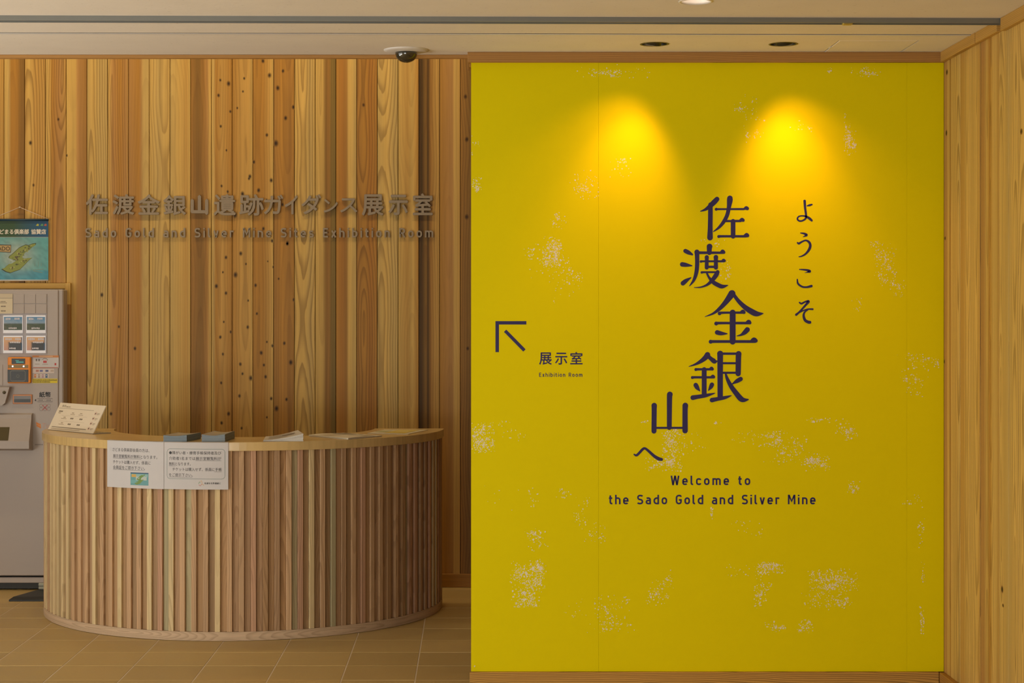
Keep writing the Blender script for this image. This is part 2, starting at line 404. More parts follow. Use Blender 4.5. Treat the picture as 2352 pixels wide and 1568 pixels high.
KN = [(70, 328, 7), (77, 425, 5), (134, 274, 5), (153, 357, 5), (506, 184, 5), (525, 192, 8), (502, 219, 6), (529, 256, 5), (507, 290, 5), (520, 345, 4), (509, 427, 5), (523, 440, 5),
 (561, 180, 5), (558, 210, 4), (545, 248, 4), (574, 405, 7), (557, 445, 8), (604, 140, 7), (619, 173, 8), (613, 310, 6), (583, 372, 6), (623, 414, 7), (594, 437, 7),
 (650, 163, 6), (638, 202, 8), (674, 246, 7), (656, 271, 7), (634, 329, 10), (540, 494, 9), (612, 459, 4), (649, 470, 6), (605, 525, 6), (625, 553, 6), (660, 560, 6), (572, 410, 5),
 (519, 591, 6), (512, 625, 4), (497, 657, 7), (519, 673, 6), (514, 739, 4), (506, 774, 6), (530, 762, 5), (512, 813, 5), (508, 879, 5), (525, 950, 7), (509, 971, 6), (553, 582, 7), (565, 606, 4),
 (541, 631, 9), (569, 751, 6), (552, 836, 6), (557, 858, 5), (576, 868, 8), (550, 909, 6), (555, 983, 5), (600, 810, 7), (628, 613, 5), (613, 785, 4), (626, 794, 6), (606, 838, 5), (610, 865, 6), (623, 915, 6), (613, 958, 4),
 (653, 788, 6), (668, 832, 8), (675, 688, 6), (658, 917, 6), (635, 938, 9), (660, 558, 7), (615, 600, 3), (234, 677, 7), (273, 750, 5), (310, 800, 6), (255, 950, 6), (835, 241, 6), (1069, 222, 7), (1072, 320, 8), (1072, 498, 8), (1074, 800, 6), (587, 655, 6), (590, 720, 5), (640, 640, 4), (570, 690, 4)]
def add_knots(mb, px0, px1, ox, fn, yf):
    for (kx, ky, kr) in KN:
        if not (px0 <= kx < px1): continue
        X = PX(kx, YB) - ox; Z = PZ(ky, YB); n = 14; r = kr / SB * .62
        X = min(max(X, -.056 + r), .056 - r) if False else X
        for ring in range(1):
            vs = [(X, yf - .0003, Z)]; cs = [(.012, .006, .003)]
            ang = random.uniform(-.5, .5)
            for (q, mixk) in ((.45, .12), (.8, .45), (1.35, 1.0)):
                for i in range(n):
                    t = 2 * math.pi * i / n; a = math.cos(t) * q * r * .85; b = math.sin(t) * q * r * 1.2
                    x = X + a * math.cos(ang) - b * math.sin(ang) * .6; z = Z + a * math.sin(ang) + b * math.cos(ang)
                    x = min(max(x, -.0565), .0565)
                    base = fn(x); vs.append((x, yf - .0003 + (.0002 if q > 1 else 0), z))
                    cs.append(tuple(b_ * mixk + d_ * (1 - mixk) for b_, d_ in zip(base, (.018, .008, .004))))
            fs = [(0, 1 + (i + 1) % n, 1 + i) for i in range(n)]
            for k in range(2):
                for i in range(n):
                    a0 = 1 + k * n + i; a1 = 1 + k * n + (i + 1) % n; fs.append((a0, a1, a1 + n, a0 + n))
            mb.add(vs, fs, cs)
def toner(bs):
    def fn(x):
        f = (x + .0567) / .1134
        for (p0, c0), (p1, c1) in zip(bs, bs[1:]):
            if f <= p1:
                t = 0 if p1 == p0 else max(0, min(1, (f - p0) / (p1 - p0)))
                return tuple(a + (b - a) * t for a, b in zip(c0, c1))
        return bs[-1][1]
    return fn
def jit(c, s=.05):
    k = 1 + random.uniform(-s, s); return tuple(x * k for x in c)
keys = 'LMOPSQ'
PITCH = 47.65
for k in range(-26, 40):
    px0 = 9 + PITCH * k; px1 = px0 + PITCH; x0 = PX(px0, YB); x1 = PX(px1, YB)
    if x1 < XL or x0 > XR + .25: continue
    if k in PL: bs = bands(PL[k])
    else:
        a, b, c = (random.choice(keys) for _ in range(3)); bs = bands(f'{a}:0 {a}:.3 {b}:.5 {c}:1')
    bs = [(p, jit(c, .04)) for p, c in bs]; fn = toner(bs)
    ox = (x0 + x1) / 2; h = .0567; g = .0006
    z0 = 1.66 if (-6 <= k <= 2) else 0.0
    mb = MB(); g = .0013; xs = sorted(set([-h + g + .001] + [-h + g + .001 + p * (2 * h - 2 * g - .002) for p, _ in bs] + [h - g - .001]))
    vs = []; cs = []
    prof = [(-h + g, .016), (-h + g, .0022)] + [(x, 0) for x in xs] + [(h - g, .0022), (h - g, .016)]
    nz = [z0, ZH] if k != 9 else [z0 + (ZH - z0) * i / 24 for i in range(25)]
    for z in nz:
        for (x, y) in prof:
            vs.append((x, y, z))
            sh = .016 * math.sin(z * 2.3 + 1) - .012 * (z - 1.6) if k == 9 else 0
            cs.append(fn(x - sh) if k != 9 else fn(max(-.056, min(.056, x + (sh if x < .045 else 0)))))
    n = len(prof)
    fs = [(r * n + i, r * n + i + 1, (r + 1) * n + i + 1, (r + 1) * n + i) for r in range(len(nz) - 1) for i in range(n - 1)]
    mb.add(vs, fs, cs)
    add_knots(mb, px0, px1, ox, fn, 0.0)
    o = mb.obj('plank', M_plank, wallB, fix=False, loc=(ox, YB, 0)); o['grain'] = GR.get(k, random.uniform(.1, .7))
# baseboard behind the desk
bb = MB(); bb.box(-2.19, XR + .3, YB - .012, YB - .0002, 0.001, .074, col=T['O'], bev=.002)
o = bb.obj('baseboard_back', M_woodX, kind='structure'); o['grain'] = .9
# high coved edge trim of the low ceiling
m = MB(); m.box(XL, PX(1078, YE), YE - .028, YE - .001, ZC - .0145, ZC - .0002, col=T['P'], bev=.002)
o = m.obj('trim_2', M_woodX, kind='structure', label='narrow wooden edge strip of the lower ceiling'); o['grain'] = .4

# ------------------------------------------------------------------ niche frame round the ticket machine
YM = 9.62; SM = F / YM
nf = struct('trim_3', 'light wooden frame round the ticket machine niche')
YN = YB - .02
m = MB(); m.box(-2.90, PX(149, YN), YN - .0, YB + .10, PZ(663, YN), PZ(650, YN), col=T['L'], bev=.001); o = m.obj('head', M_woodX, nf); o['grain'] = .5
m = MB(); m.box(PX(149, YN), PX(162, YN), YN - .002, YB + .10, PZ(699, YN), PZ(650, YN), col=T['L'], bev=.001); o = m.obj('jamb', M_plank, nf); o['grain'] = .2
m = MB(); m.box(PX(149, YN), PX(162, YN), YN - .002, YB + .10, 0.001, PZ(699, YN), col=T['Q'], bev=.001); o = m.obj('jamb', M_plank, nf); o['grain'] = .2
m = MB(); m.box(-2.915, -2.90, YN - .002, YB + .10, 0.001, PZ(650, YN), col=T['L'], bev=.001); o = m.obj('jamb', M_plank, nf); o['grain'] = .2
m = MB(); m.box(-2.92, -2.19, YB + .66, YB + .68, 0, 1.7); m.box(-2.93, -2.915, YB + .05, YB + .68, 0, 1.7); m.box(-2.19, -2.18, YB + .05, YB + .68, 0, 1.7); m.box(-2.93, -2.18, YB + .05, YB + .68, 1.68, 1.70)
m.obj('niche_lining', M_dark, wallB)
m = MB(); m.box(-2.92, -2.19, YB - .0, YB + .66, -.02, -.0005); m.obj('niche_floor', M_tile, floor)

# ------------------------------------------------------------------ right-hand cedar wall
wallR = struct('wall_right', 'cedar plank side wall at the right')
m = MB(); m.box(XR + .018, XR + .05, YR, YB, 0, ZH); m.obj('backing', M_dark, wallR)
y = YB; k = 0
seq = [('P', 'Q'), ('L', 'S'), ('M', 'L'), ('L', 'M'), ('P', 'O'), ('O', 'M'), ('L', 'S'), ('S', 'L'), ('L', 'M'), ('S', 'L')]
joint = 6.545
edges = [Y1 + .0]
e = Y1
lst = []
for w in (.100, .1337, .1337, .1337): lst.append((e - w, e)); e -= w
e = joint - .006
while e > YR: lst.append((max(e - .1135, YR), e)); e -= .1135
e = Y1
while e < YB: lst.append((e, min(e + .1135, YB))); e += .1135
for i, (a, b) in enumerate(lst):
    s = seq[i % 10] if i < 12 else (random.choice(keys), random.choice(keys))
    h = (b - a) / 2; c0 = jit(T[s[0]]); c1 = jit(T[s[1]]); cm = jit(T['L'])
    mb = MB(); g = .0004; prof = [(.016, -h + g), (.001, -h + g), (0, -h + g + .001), (0, -h * .3), (0, h * .3), (0, h - g - .001), (.001, h - g), (.016, h - g)]
    cs = [c1, c1, c1, cm, cm if i % 2 else c0, c0, c0, c0]
    z1 = ZC if b <= YE else ZH
    mb.add([(x, y_, 0) for x, y_ in prof] + [(x, y_, z1) for x, y_ in prof], [(j, j + 1, j + 9, j + 8) for j in range(7)], cs + cs)
    o = mb.obj('plank', M_plankY, wallR, loc=(XR, (a + b) / 2, 0), fix=False); o['grain'] = random.uniform(.5, 1)
# knots of the side wall
m = MB()
for (px, py, rx, ry) in ((2175, 166, 2.5, 8), (2174, 305, 2.5, 9), (2302, 1353, 3, 10), (2167 + 4, 547, 2, 6), (2346, 302, 3, 8), (2304, 1390, 2, 5), (2169, 830, 2, 7)):
    Yk = XR * F / (px - VX); Zk = PZ(py, Yk); n = 12
    ry_ = ry * Yk / F * .8; rx_ = rx * Yk * Yk / (F * XR) * .8
    vs = [(XR - .0004, Yk, Zk)] + [(XR - .0004, Yk + rx_ * math.cos(t) * q, Zk + ry_ * math.sin(t) * q) for q in (.6, 1.2) for t in [2 * math.pi * i / n for i in range(n)]]
    cs = [(.02, .01, .005)] + [(.05, .025, .01)] * n + [T['P']] * n
    m.add(vs, [(0, 1 + i, 1 + (i + 1) % n) for i in range(n)] + [(1 + i, 1 + (i + 1) % n, 1 + n + (i + 1) % n, 1 + n + i) for i in range(n)], cs)
m.obj('knots', M_plankY, wallR)
ct = struct('trim_4', 'wooden cornice strip along the right wall')
def sidetrim(y0, y1, x1, h, tone):
    m = MB(); m.box(x1, XR - .0005, y0, y1, ZC - h, ZC - .0002, col=T[tone], bev=.0015); o = m.obj('strip', M_woodYt, ct); o['grain'] = .4
sidetrim(joint + .008, Y1 - .022, XR - .020, .040, 'M')
sidetrim(6.282, joint + .004, XR - .018, .040, 'M')
sidetrim(YR + .01, 6.229, XR - .020, .046, 'M')
m = MB(); m.box(XR - .022, XR - .0005, YR + .02, Y1 - .013, .001, .074, col=T['Q'], bev=.002)
o = m.obj('baseboard_right', M_woodYt, kind='structure'); o['grain'] = .6

# ------------------------------------------------------------------ yellow wall
wc = struct('wall_center', 'yellow graphic wall with dark purple welcome lettering')
m = MB(); m.box(PX(1083, Y1) + .004, XR - .001, Y1 + .012, Y1 + .20, 0, ZC - .001, col=T['Q']); o = m.obj('core', M_plank, wc); o['grain'] = .3
xe = [PX(1082, Y1), PX(1374.5, Y1), PX(2083, Y1), XR - .0008]
for a, b in zip(xe, xe[1:]):
    m = MB(); m.box(a + .0002, b - .0002, Y1, Y1 + .0115, .0745, ZC - .040, bev=.0003); m.obj('panel', M_yel, wc)
m = MB(); m.box(PX(1074, Y1), XR - .0005, Y1 - .020, Y1 + .22, ZC - .0405, ZC - .0003, col=T['P'], bev=.0015); o = m.obj('trim_5', M_woodX, kind='structure', label='wooden head strip above the yellow wall'); o['grain'] = .7
m = MB(); m.box(PX(1077, Y1), PX(1082, Y1), Y1 + .012, Y1 + .05, ZC - .056, ZC - .041, col=T['Q']); o = m.obj('corner_block', M_plank, wc); o['grain'] = .2
m = MB(); xx = PX(1079, Y1 - .012)
tn = ['M', 'O', 'M', 'P']; 
m.box(xx, XR - .023, Y1 - .012, Y1 - .0002, .001, .074, col=T['M'], bev=.0015); o = m.obj('baseboard_center', M_woodX, kind='structure'); o['grain'] = 1.0

YP = Y1 - .0004
def PW(px, py, d=0.0): return (PX(px, Y1), YP - d, PZ(py, Y1))
# brush strokes --------------------------------------------------
def cr(p0, p1, p2, p3, t):
    return tuple(.5 * ((2 * b) + (-a + c) * t + (2 * a - 5 * b + 4 * c - d) * t * t + (-a + 3 * b - 3 * c + d) * t ** 3) for a, b, c, d in zip(p0, p1, p2, p3))
def stroke(mb, pts, fn, d, seg=6):
    P = [tuple(map(float, p)) for p in pts]; Q = [P[0]] + P + [P[-1]]; S = []
    if len(P) == 2: S = P
    else:
        for i in range(len(P) - 1):
            for s in range(seg): S.append(cr(Q[i], Q[i + 1], Q[i + 2], Q[i + 3], s / seg))
        S.append(P[-1])
    L = []; R = []
    for i, (x, y, w) in enumerate(S):
        a = S[max(i - 1, 0)]; b = S[min(i + 1, len(S) - 1)]
        dx, dy = b[0] - a[0], b[1] - a[1]; l = math.hypot(dx, dy) or 1; nx, ny = -dy / l, dx / l; w = (max(w, 1) + (1.6 if w > 9 else 0)) / 2
        L.append((x + nx * w, y + ny * w)); R.append((x - nx * w, y - ny * w))
    n = len(S); mb.add([fn(*p, d) for p in L] + [fn(*p, d) for p in R], [(i, i + 1, n + i + 1, n + i) for i in range(n - 1)])
    for e_, (x, y, w) in enumerate((S[0], S[-1])):
        if w < 7: continue
        w += 1.6
        k = 16; mb.add([fn(x + math.cos(2 * math.pi * i / k) * w / 2, y + math.sin(2 * math.pi * i / k) * w / 2, d + 1e-5 * (e_ + 1)) for i in range(k)], [tuple(range(k))])
def char(strokes, ox, oy, name, label=None):
    mb = MB(); fn = lambda x, y, d: PW(ox + x / 3.92, oy + y / 3.92, d)
    for i, s in enumerate(strokes): stroke(mb, s, fn, i * 3e-5)
    o = mb.obj(name, M_ink, wc)
    if label: o['label'] = label
    return o
A = (1520, 420); B = (1400, 780)
char([[(497, 146, 42), (468, 176, 46), (430, 212, 36), (390, 240, 22), (345, 256, 6)],
      [(438, 195, 38), (438, 260, 40), (436, 400, 42), (434, 492, 50)],
      [(490, 237, 26), (515, 236, 16), (740, 235, 18)], [(738, 236, 14), (758, 226, 32), (770, 230, 30)],
      [(613, 138, 48), (612, 160, 50), (604, 220, 36), (590, 285, 34), (560, 345, 32), (515, 400, 22), (462, 440, 6)],
      [(568, 343, 18), (710, 342, 20)], [(698, 342, 14), (720, 331, 32), (732, 336, 28)],
      [(642, 345, 40), (642, 480, 40)], [(513, 482, 26), (545, 480, 20), (760, 480, 20)], [(738, 478, 14), (762, 468, 34), (773, 474, 28)]], *A, 'title_character')
char([[(212, 612, 36), (240, 626, 36), (274, 644, 16)], [(184, 733, 40), (220, 738, 34), (276, 746, 6)], [(190, 903, 40), (218, 880, 34), (266, 850, 6)],
      [(430, 572, 50), (428, 590, 44), (428, 628, 40)], [(318, 628, 24), (550, 628, 20)], [(530, 624, 14), (546, 616, 32), (558, 624, 28)],
      [(316, 622, 44), (318, 660, 38), (318, 740, 36), (310, 810, 34), (288, 875, 24), (250, 926, 7)],
      [(353, 707, 22), (380, 705, 16), (560, 705, 18)], [(540, 704, 14), (554, 697, 28), (564, 700, 24)],
      [(405, 668, 36), (405, 700, 32), (404, 762, 34)], [(487, 668, 40), (487, 700, 34), (487, 762, 36)], [(405, 755, 20), (487, 755, 20)],
      [(360, 805, 22), (385, 803, 16), (500, 803, 16)],
      [(502, 802, 34), (488, 830, 40), (450, 880, 32), (405, 918, 20), (350, 938, 12), (290, 941, 6)],
      [(405, 810, 16), (425, 850, 20), (462, 892, 34), (505, 918, 38), (545, 932, 34), (598, 920, 5)]], *A, 'title_character')
char([[(632, 996, 62), (608, 1030, 54), (568, 1082, 42), (520, 1132, 32), (460, 1176, 18), (387, 1204, 5)],
      [(650, 1008, 28), (690, 1062, 34), (745, 1115, 42), (800, 1153, 50), (855, 1178, 46), (916, 1174, 5)],
      [(520, 1174, 32), (550, 1168, 20), (740, 1167, 20)], [(705, 1166, 14), (728, 1158, 34), (740, 1165, 28)],
      [(638, 1167, 52), (638, 1428, 52)], [(490, 1265, 34), (520, 1261, 22), (785, 1261, 22)], [(755, 1260, 14), (780, 1250, 36), (792, 1258, 30)],
      [(498, 1345, 40), (535, 1354, 34), (592, 1357, 6)], [(770, 1320, 44), (745, 1346, 38), (712, 1368, 18), (673, 1377, 6)],
      [(440, 1429, 34), (480, 1427, 24), (840, 1427, 24)], [(800, 1424, 16), (828, 1410, 38), (846, 1420, 34)]], *A, 'title_character')
char([[(882, 135, 48), (862, 162, 44), (820, 195, 32), (770, 222, 18), (712, 241, 5)], [(888, 148, 34), (912, 170, 34), (945, 194, 42), (967, 193, 12)],
      [(777, 268, 26), (800, 266, 20), (925, 266, 20)], [(900, 265, 14), (916, 258, 30), (926, 264, 26)], [(746, 340, 26), (770, 338, 20), (938, 338, 20)], [(912, 337, 14), (928, 330, 30), (938, 335, 26)],
      [(852, 268, 42), (852, 495, 42)], [(776, 408, 40), (790, 432, 36), (812, 460, 8)], [(922, 404, 38), (910, 428, 32), (890, 456, 7)],
      [(750, 521, 42), (790, 514, 36), (860, 503, 32), (915, 490, 18), (952, 479, 5)],
      [(996, 126, 54), (996, 165, 50), (996, 515, 46)], [(1000, 125, 20), (1160, 125, 20)], [(1162, 127, 50), (1160, 165, 48), (1158, 305, 46)],
      [(1010, 211, 18), (1150, 211, 18)], [(1010, 297, 18), (1150, 297, 18)], [(922, 543, 40), (965, 534, 34), (1040, 520, 28), (1100, 501, 5)],
      [(1045, 305, 14), (1060, 352, 28), (1092, 415, 38), (1135, 475, 44), (1192, 538, 46), (1254, 537, 6)], [(1180, 353, 38), (1150, 370, 36), (1120, 388, 18), (1098, 402, 6)]], *B, 'title_character')
char([[(543, 492, 50), (540, 530, 46), (538, 790, 42)], [(402, 592, 48), (402, 640, 44), (400, 822, 44)], [(682, 592, 50), (680, 640, 46), (680, 818, 48)], [(410, 793, 18), (680, 793, 18)]], *B, 'title_character')
char([[(222, 1032, 12), (243, 1040, 20), (270, 1016, 22), (300, 984, 22), (320, 978, 20), (350, 1000, 22), (400, 1045, 26), (440, 1070, 30), (468, 1077, 26)]], *B, 'kana_character')
char([[(1286, 162, 22), (1290, 220, 20), (1298, 285, 18), (1296, 318, 16), (1270, 338, 14), (1240, 342, 14), (1221, 325, 14), (1232, 303, 12), (1262, 296, 11), (1300, 302, 16), (1330, 320, 22), (1350, 338, 18)],
      [(1308, 206, 8), (1332, 200, 18), (1352, 194, 12)]], *A, 'kana_character')
char([[(1250, 450, 8), (1280, 455, 16), (1303, 468, 22), (1290, 478, 12), (1270, 485, 5)],
      [(1222, 538, 12), (1235, 545, 18), (1260, 530, 14), (1295, 517, 14), (1325, 532, 20), (1337, 562, 22), (1326, 600, 22), (1295, 638, 16), (1262, 658, 12), (1236, 664, 8)]], *A, 'kana_character')
char([[(1240, 778, 8), (1270, 780, 12), (1310, 785, 18), (1332, 796, 24), (1310, 803, 10), (1286, 808, 4)], [(1220, 868, 10), (1226, 905, 16), (1260, 932, 16), (1300, 938, 16), (1347, 928, 22)]], *A, 'kana_character')
char([[(1240, 1076, 12), (1258, 1086, 16), (1290, 1070, 14), (1322, 1066, 22), (1290, 1105, 18), (1240, 1160, 16), (1210, 1186, 20)], [(1212, 1180, 14), (1260, 1155, 10), (1310, 1137, 12), (1358, 1136, 16)],
      [(1315, 1142, 10), (1287, 1162, 14), (1277, 1195, 20), (1290, 1235, 24), (1318, 1252, 26), (1333, 1254, 26)]], *A, 'kana_character')
# arrow
mb = MB()
def q(mb, pts, d=0): mb.add([PW(x, y, d) for x, y in pts], [(0, 1, 2, 3)])
q(mb, [(1138, 737.2), (1209, 737.2), (1209, 745), (1138, 745)]); q(mb, [(1138, 745), (1146, 745), (1146, 808.4), (1138, 808.4)])
a_ = (1160.1, 759.3); b_ = (1204.6, 804.6); dx, dy = b_[0] - a_[0], b_[1] - a_[1]; l = math.hypot(dx, dy); nx, ny = -dy / l * 3.8, dx / l * 3.8
q(mb, [(a_[0] + nx, a_[1] + ny), (b_[0] + nx, b_[1] + ny), (b_[0] - nx, b_[1] - ny), (a_[0] - nx, a_[1] - ny)])
mb.obj('arrow', M_ink, wc)

# ------------------------------------------------------------------ type
_cache = {}
def glyphs(s):
    if s in _cache: return _cache[s]
    c = bpy.data.curves.new('t', 'FONT'); c.body = s; c.size = 1; c.resolution_u = 3
    o = bpy.data.objects.new('t', c); COL.objects.link(o); bpy.context.view_layer.update()
    m = bpy.data.meshes.new_from_object(o.evaluated_get(bpy.context.evaluated_depsgraph_get()))
    v = [(p.co.x, p.co.y) for p in m.vertices]; f = [tuple(p.vertices) for p in m.polygons]
    e = {}
    for p in f:
        for i in range(len(p)):
            k = (p[i], p[(i + 1) % len(p)]); e[k] = e.get(k, 0) + 1
    bd = [k for k in e if (k[1], k[0]) not in e]
    bpy.data.objects.remove(o); bpy.data.curves.remove(c); bpy.data.meshes.remove(m)
    _cache[s] = (v, f, bd); return _cache[s]
def fit(v, x0, x1, y0, y1):
    """map type bounds to the box; y downwards"""
    ax, bx = min(p[0] for p in v), max(p[0] for p in v); ay, by = min(p[1] for p in v), max(p[1] for p in v)
    return [(x0 + (p[0] - ax) / (bx - ax) * (x1 - x0), y1 - (p[1] - ay) / (by - ay) * (y1 - y0)) for p in v]
def type_on(mb, s, box, fn, bold=0.0, sp=1.0, col=None, mi=0, asp=1.0):
    """bold: extra weight as a share of the line height, laid on as shifted impressions"""
    v, f, _ = glyphs(s); x0, x1, y0, y1 = box; ey = bold * abs(y1 - y0); ex = ey * asp
    offs = [(0, 0)] if bold <= 0 else [(-ex, 0), (ex, 0), (0, -ey), (0, ey)]
    P = fit(v, x0 + ex, x1 - ex, y0 + ey, y1 - ey)
    for k, (dx, dy) in enumerate(offs): mb.add([(lambda q: (q[0], q[1] - k * 2e-5, q[2]))(fn(x + dx, y + dy)) for x, y in P], f, col, mi)
def wall_type(s, box, name, bold=.012):
    mb = MB(); type_on(mb, s, box, lambda x, y: PW(x, y), bold); return mb.obj(name, M_ink, wc, fix=False)
# engineering-style sans letters: centre lines with rounded corners (x, y, corner radius), cap height 1
Q_ = .25
LT = {
 'o': (.58, [[(.08, .08, Q_), (.50, .08, Q_), (.50, .65, Q_), (.08, .65, Q_), 'c']]),
 'c': (.54, [[(.47, .20, 0), (.47, .08, .12), (.08, .08, Q_), (.08, .65, Q_), (.47, .65, .12), (.47, .53, 0)]]),
 'e': (.57, [[(.46, .15, 0), (.42, .08, .1), (.08, .08, Q_), (.08, .65, Q_), (.49, .65, Q_), (.49, .355, 0), (.08, .355, 0)]]),
 'a': (.55, [[(.10, .62, 0), (.16, .65, .05), (.47, .65, .18), (.47, 0, 0)], [(.47, .40, 0), (.08, .40, .16), (.08, .08, .16), (.47, .08, 0)]]),
 'd': (.58, [[(.50, 0, 0), (.50, 1, 0)], [(.50, .65, 0), (.08, .65, Q_), (.08, .08, Q_), (.50, .08, 0)]]),
 'b': (.58, [[(.08, 0, 0), (.08, 1, 0)], [(.08, .65, 0), (.50, .65, Q_), (.50, .08, Q_), (.08, .08, 0)]]),
 'h': (.57, [[(.08, 0, 0), (.08, 1, 0)], [(.08, .65, 0), (.49, .65, .2), (.49, 0, 0)]]),
 'n': (.57, [[(.08, 0, 0), (.08, .73, 0)], [(.08, .65, 0), (.49, .65, .2), (.49, 0, 0)]]),
 'm': (.88, [[(.08, 0, 0), (.08, .73, 0)], [(.08, .65, 0), (.44, .65, .16), (.44, 0, 0)], [(.44, .60, 0), (.50, .65, .05), (.80, .65, .16), (.80, 0, 0)]]),
 'r': (.40, [[(.08, 0, 0), (.08, .73, 0)], [(.08, .60, 0), (.16, .65, .06), (.30, .65, 0), (.40, .61, 0)]]),
 'l': (.27, [[(.08, 1, 0), (.08, .08, .13), (.27, .08, 0)]]),
 'i': (.16, [[(.08, 0, 0), (.08, .73, 0)], [(.08, .85, 0), (.08, 1, 0)]]),
 't': (.38, [[(.15, .94, 0), (.15, .08, .14), (.37, .08, 0)], [(0, .65, 0), (.36, .65, 0)]]),
 'v': (.54, [[(.07, .73, 0), (.255, .06, 0), (.285, .06, 0), (.47, .73, 0)]]),
 'x': (.54, [[(.08, .73, 0), (.46, 0, 0)], [(.46, .73, 0), (.08, 0, 0)]]),
 's': (.50, [[(.43, .62, 0), (.34, .65, .05), (.08, .65, .13), (.08, .385, .13), (.43, .345, .13), (.43, .08, .13), (.14, .08, .05), (.05, .12, 0)]]),
 'S': (.62, [[(.56, .84, 0), (.48, .92, .1), (.08, .92, .19), (.08, .53, .19), (.55, .47, .19), (.55, .08, .19), (.12, .08, .1), (.05, .16, 0)]]),
 'G': (.64, [[(.55, .78, 0), (.55, .92, .18), (.08, .92, .24), (.08, .08, .24), (.55, .08, .2), (.55, .46, 0), (.32, .46, 0)]]),
 'E': (.56, [[(.54, .92, 0), (.08, .92, 0), (.08, .08, 0), (.54, .08, 0)], [(.08, .50, 0), (.48, .50, 0)]]),
 'R': (.63, [[(.08, 0, 0), (.08, .92, 0), (.54, .92, .2), (.54, .46, .2), (.08, .46, 0)], [(.33, .46, 0), (.56, 0, 0)]]),
 'M': (.78, [[(.08, 0, 0), (.08, .93, 0), (.13, .93, 0), (.39, .33, 0), (.65, .93, 0), (.70, .93, 0), (.70, 0, 0)]]),
 'W': (.92, [[(.07, 1, 0), (.235, .07, 0), (.265, .07, 0), (.445, .93, 0), (.475, .93, 0), (.655, .07, 0), (.685, .07, 0), (.85, 1, 0)]]),
}
def rounded(pts):
    closed = pts[-1] == 'c'; P = pts[:-1] if closed else pts; n = len(P); out = []
    for i, (x, y, r) in enumerate(P):
        if r == 0 or (not closed and i in (0, n - 1)): out.append((x, y)); continue
        a = P[(i - 1) % n]; b = P[(i + 1) % n]
        da = math.hypot(a[0] - x, a[1] - y); db = math.hypot(b[0] - x, b[1] - y)
        ra = min(r, da * (.5 if a[2] else 1)); rb = min(r, db * (.5 if b[2] else 1)); r2 = min(ra, rb)
        p = (x + (a[0] - x) / da * r2, y + (a[1] - y) / da * r2); q_ = (x + (b[0] - x) / db * r2, y + (b[1] - y) / db * r2)
        for k in range(6):
            t = k / 5; s1 = 1 - t; w = .45 + .0 * t   # nearly circular corner
            out.append((s1 ** 3 * p[0] + 3 * s1 * s1 * t * (p[0] + (x - p[0]) * .55) + 3 * s1 * t * t * (q_[0] + (x - q_[0]) * .55) + t ** 3 * q_[0],
                        s1 ** 3 * p[1] + 3 * s1 * s1 * t * (p[1] + (y - p[1]) * .55) + 3 * s1 * t * t * (q_[1] + (y - q_[1]) * .55) + t ** 3 * q_[1]))
    ded = [out[0]]
    for p in out[1:]:
        if math.hypot(p[0] - ded[-1][0], p[1] - ded[-1][1]) > 1e-4: ded.append(p)
    return ded, closed
def letter_shapes(ch, wt):
    """list of (left side, right side, closed) in letter units"""
    res = []
    for pts in LT[ch][1]:
        P, closed = rounded(pts); n = len(P); L = []; R2 = []
        for i, (x, y) in enumerate(P):
            a = P[i - 1] if (i or closed) else None; b = P[(i + 1) % n] if (i < n - 1 or closed) else None
            d1 = (x - a[0], y - a[1]) if a else None; d2 = (b[0] - x, b[1] - y) if b else None
            if d1 is None: d1 = d2
            if d2 is None: d2 = d1
            l1 = math.hypot(*d1); l2 = math.hypot(*d2); n1 = (-d1[1] / l1, d1[0] / l1); n2 = (-d2[1] / l2, d2[0] / l2)
            m = (n1[0] + n2[0], n1[1] + n2[1]); lm = math.hypot(*m) or 1; m = (m[0] / lm, m[1] / lm); k = min(1 / max(m[0] * n1[0] + m[1] * n1[1], .3), 1.6) * wt / 2
            L.append((x + m[0] * k, y + m[1] * k)); R2.append((x - m[0] * k, y - m[1] * k))
        res.append((L, R2, closed))
    return res
def sans_line(text, x0, x1, yt, yb, wt=.165, word=.36):
    """yields (char, [(L,R,closed)] in picture px of the flat wall) with tracking solved for the width"""
    sc = yb - yt; tot = sum(LT[c][0] for c in text if c != ' ') + word * text.count(' '); gaps = len(text) - 1
    tr = ((x1 - x0) / sc - tot) / gaps; x = 0.0; out = []
    for c in text:
        if c == ' ': x += word + tr; continue
        out.append((c, [([(x0 + (x + p[0]) * sc, yb - p[1] * sc) for p in L], [(x0 + (x + p[0]) * sc, yb - p[1] * sc) for p in R2], cl) for L, R2, cl in letter_shapes(c, wt)]))
        x += LT[c][0] + tr
    return out
def strips(mb, shapes, fn0):
    for k_, (L, R2, cl) in enumerate(shapes):
        fn = lambda x, y: (lambda q: (q[0], q[1] - k_ * 2e-5, q[2]))(fn0(x, y))
        n = len(L); m = n if cl else n - 1
        mb.add([fn(*p) for p in L] + [fn(*p) for p in R2], [(i, (i + 1) % n, n + (i + 1) % n, n + i) for i in range(m)])
for txt, a, b, c, d, wt in (('Welcome to', 1540.5, 1723, 1092, 1113.5, .178), ('the Sado Gold and Silver Mine', 1398.5, 1873, 1136, 1157.7, .178), ('Exhibition Room', 1238.3, 1337.7, 855.8, 865, .16)):
    mb = MB()
    for ch, sh in sans_line(txt, a, b, c, d, wt): strips(mb, sh, lambda x, y: PW(x, y))
    mb.obj('lettering', M_ink, wc, fix=False)
for s_, x0, x1, y0, y1 in (('展', 1238.3, 1267.6, 809, 837.3), ('示', 1274.6, 1303, 809.6, 837.2), ('室', 1309.5, 1338.2, 808, 836.6)):
    wall_type(s_, (x0, x1, y0, y1), 'lettering', .018)

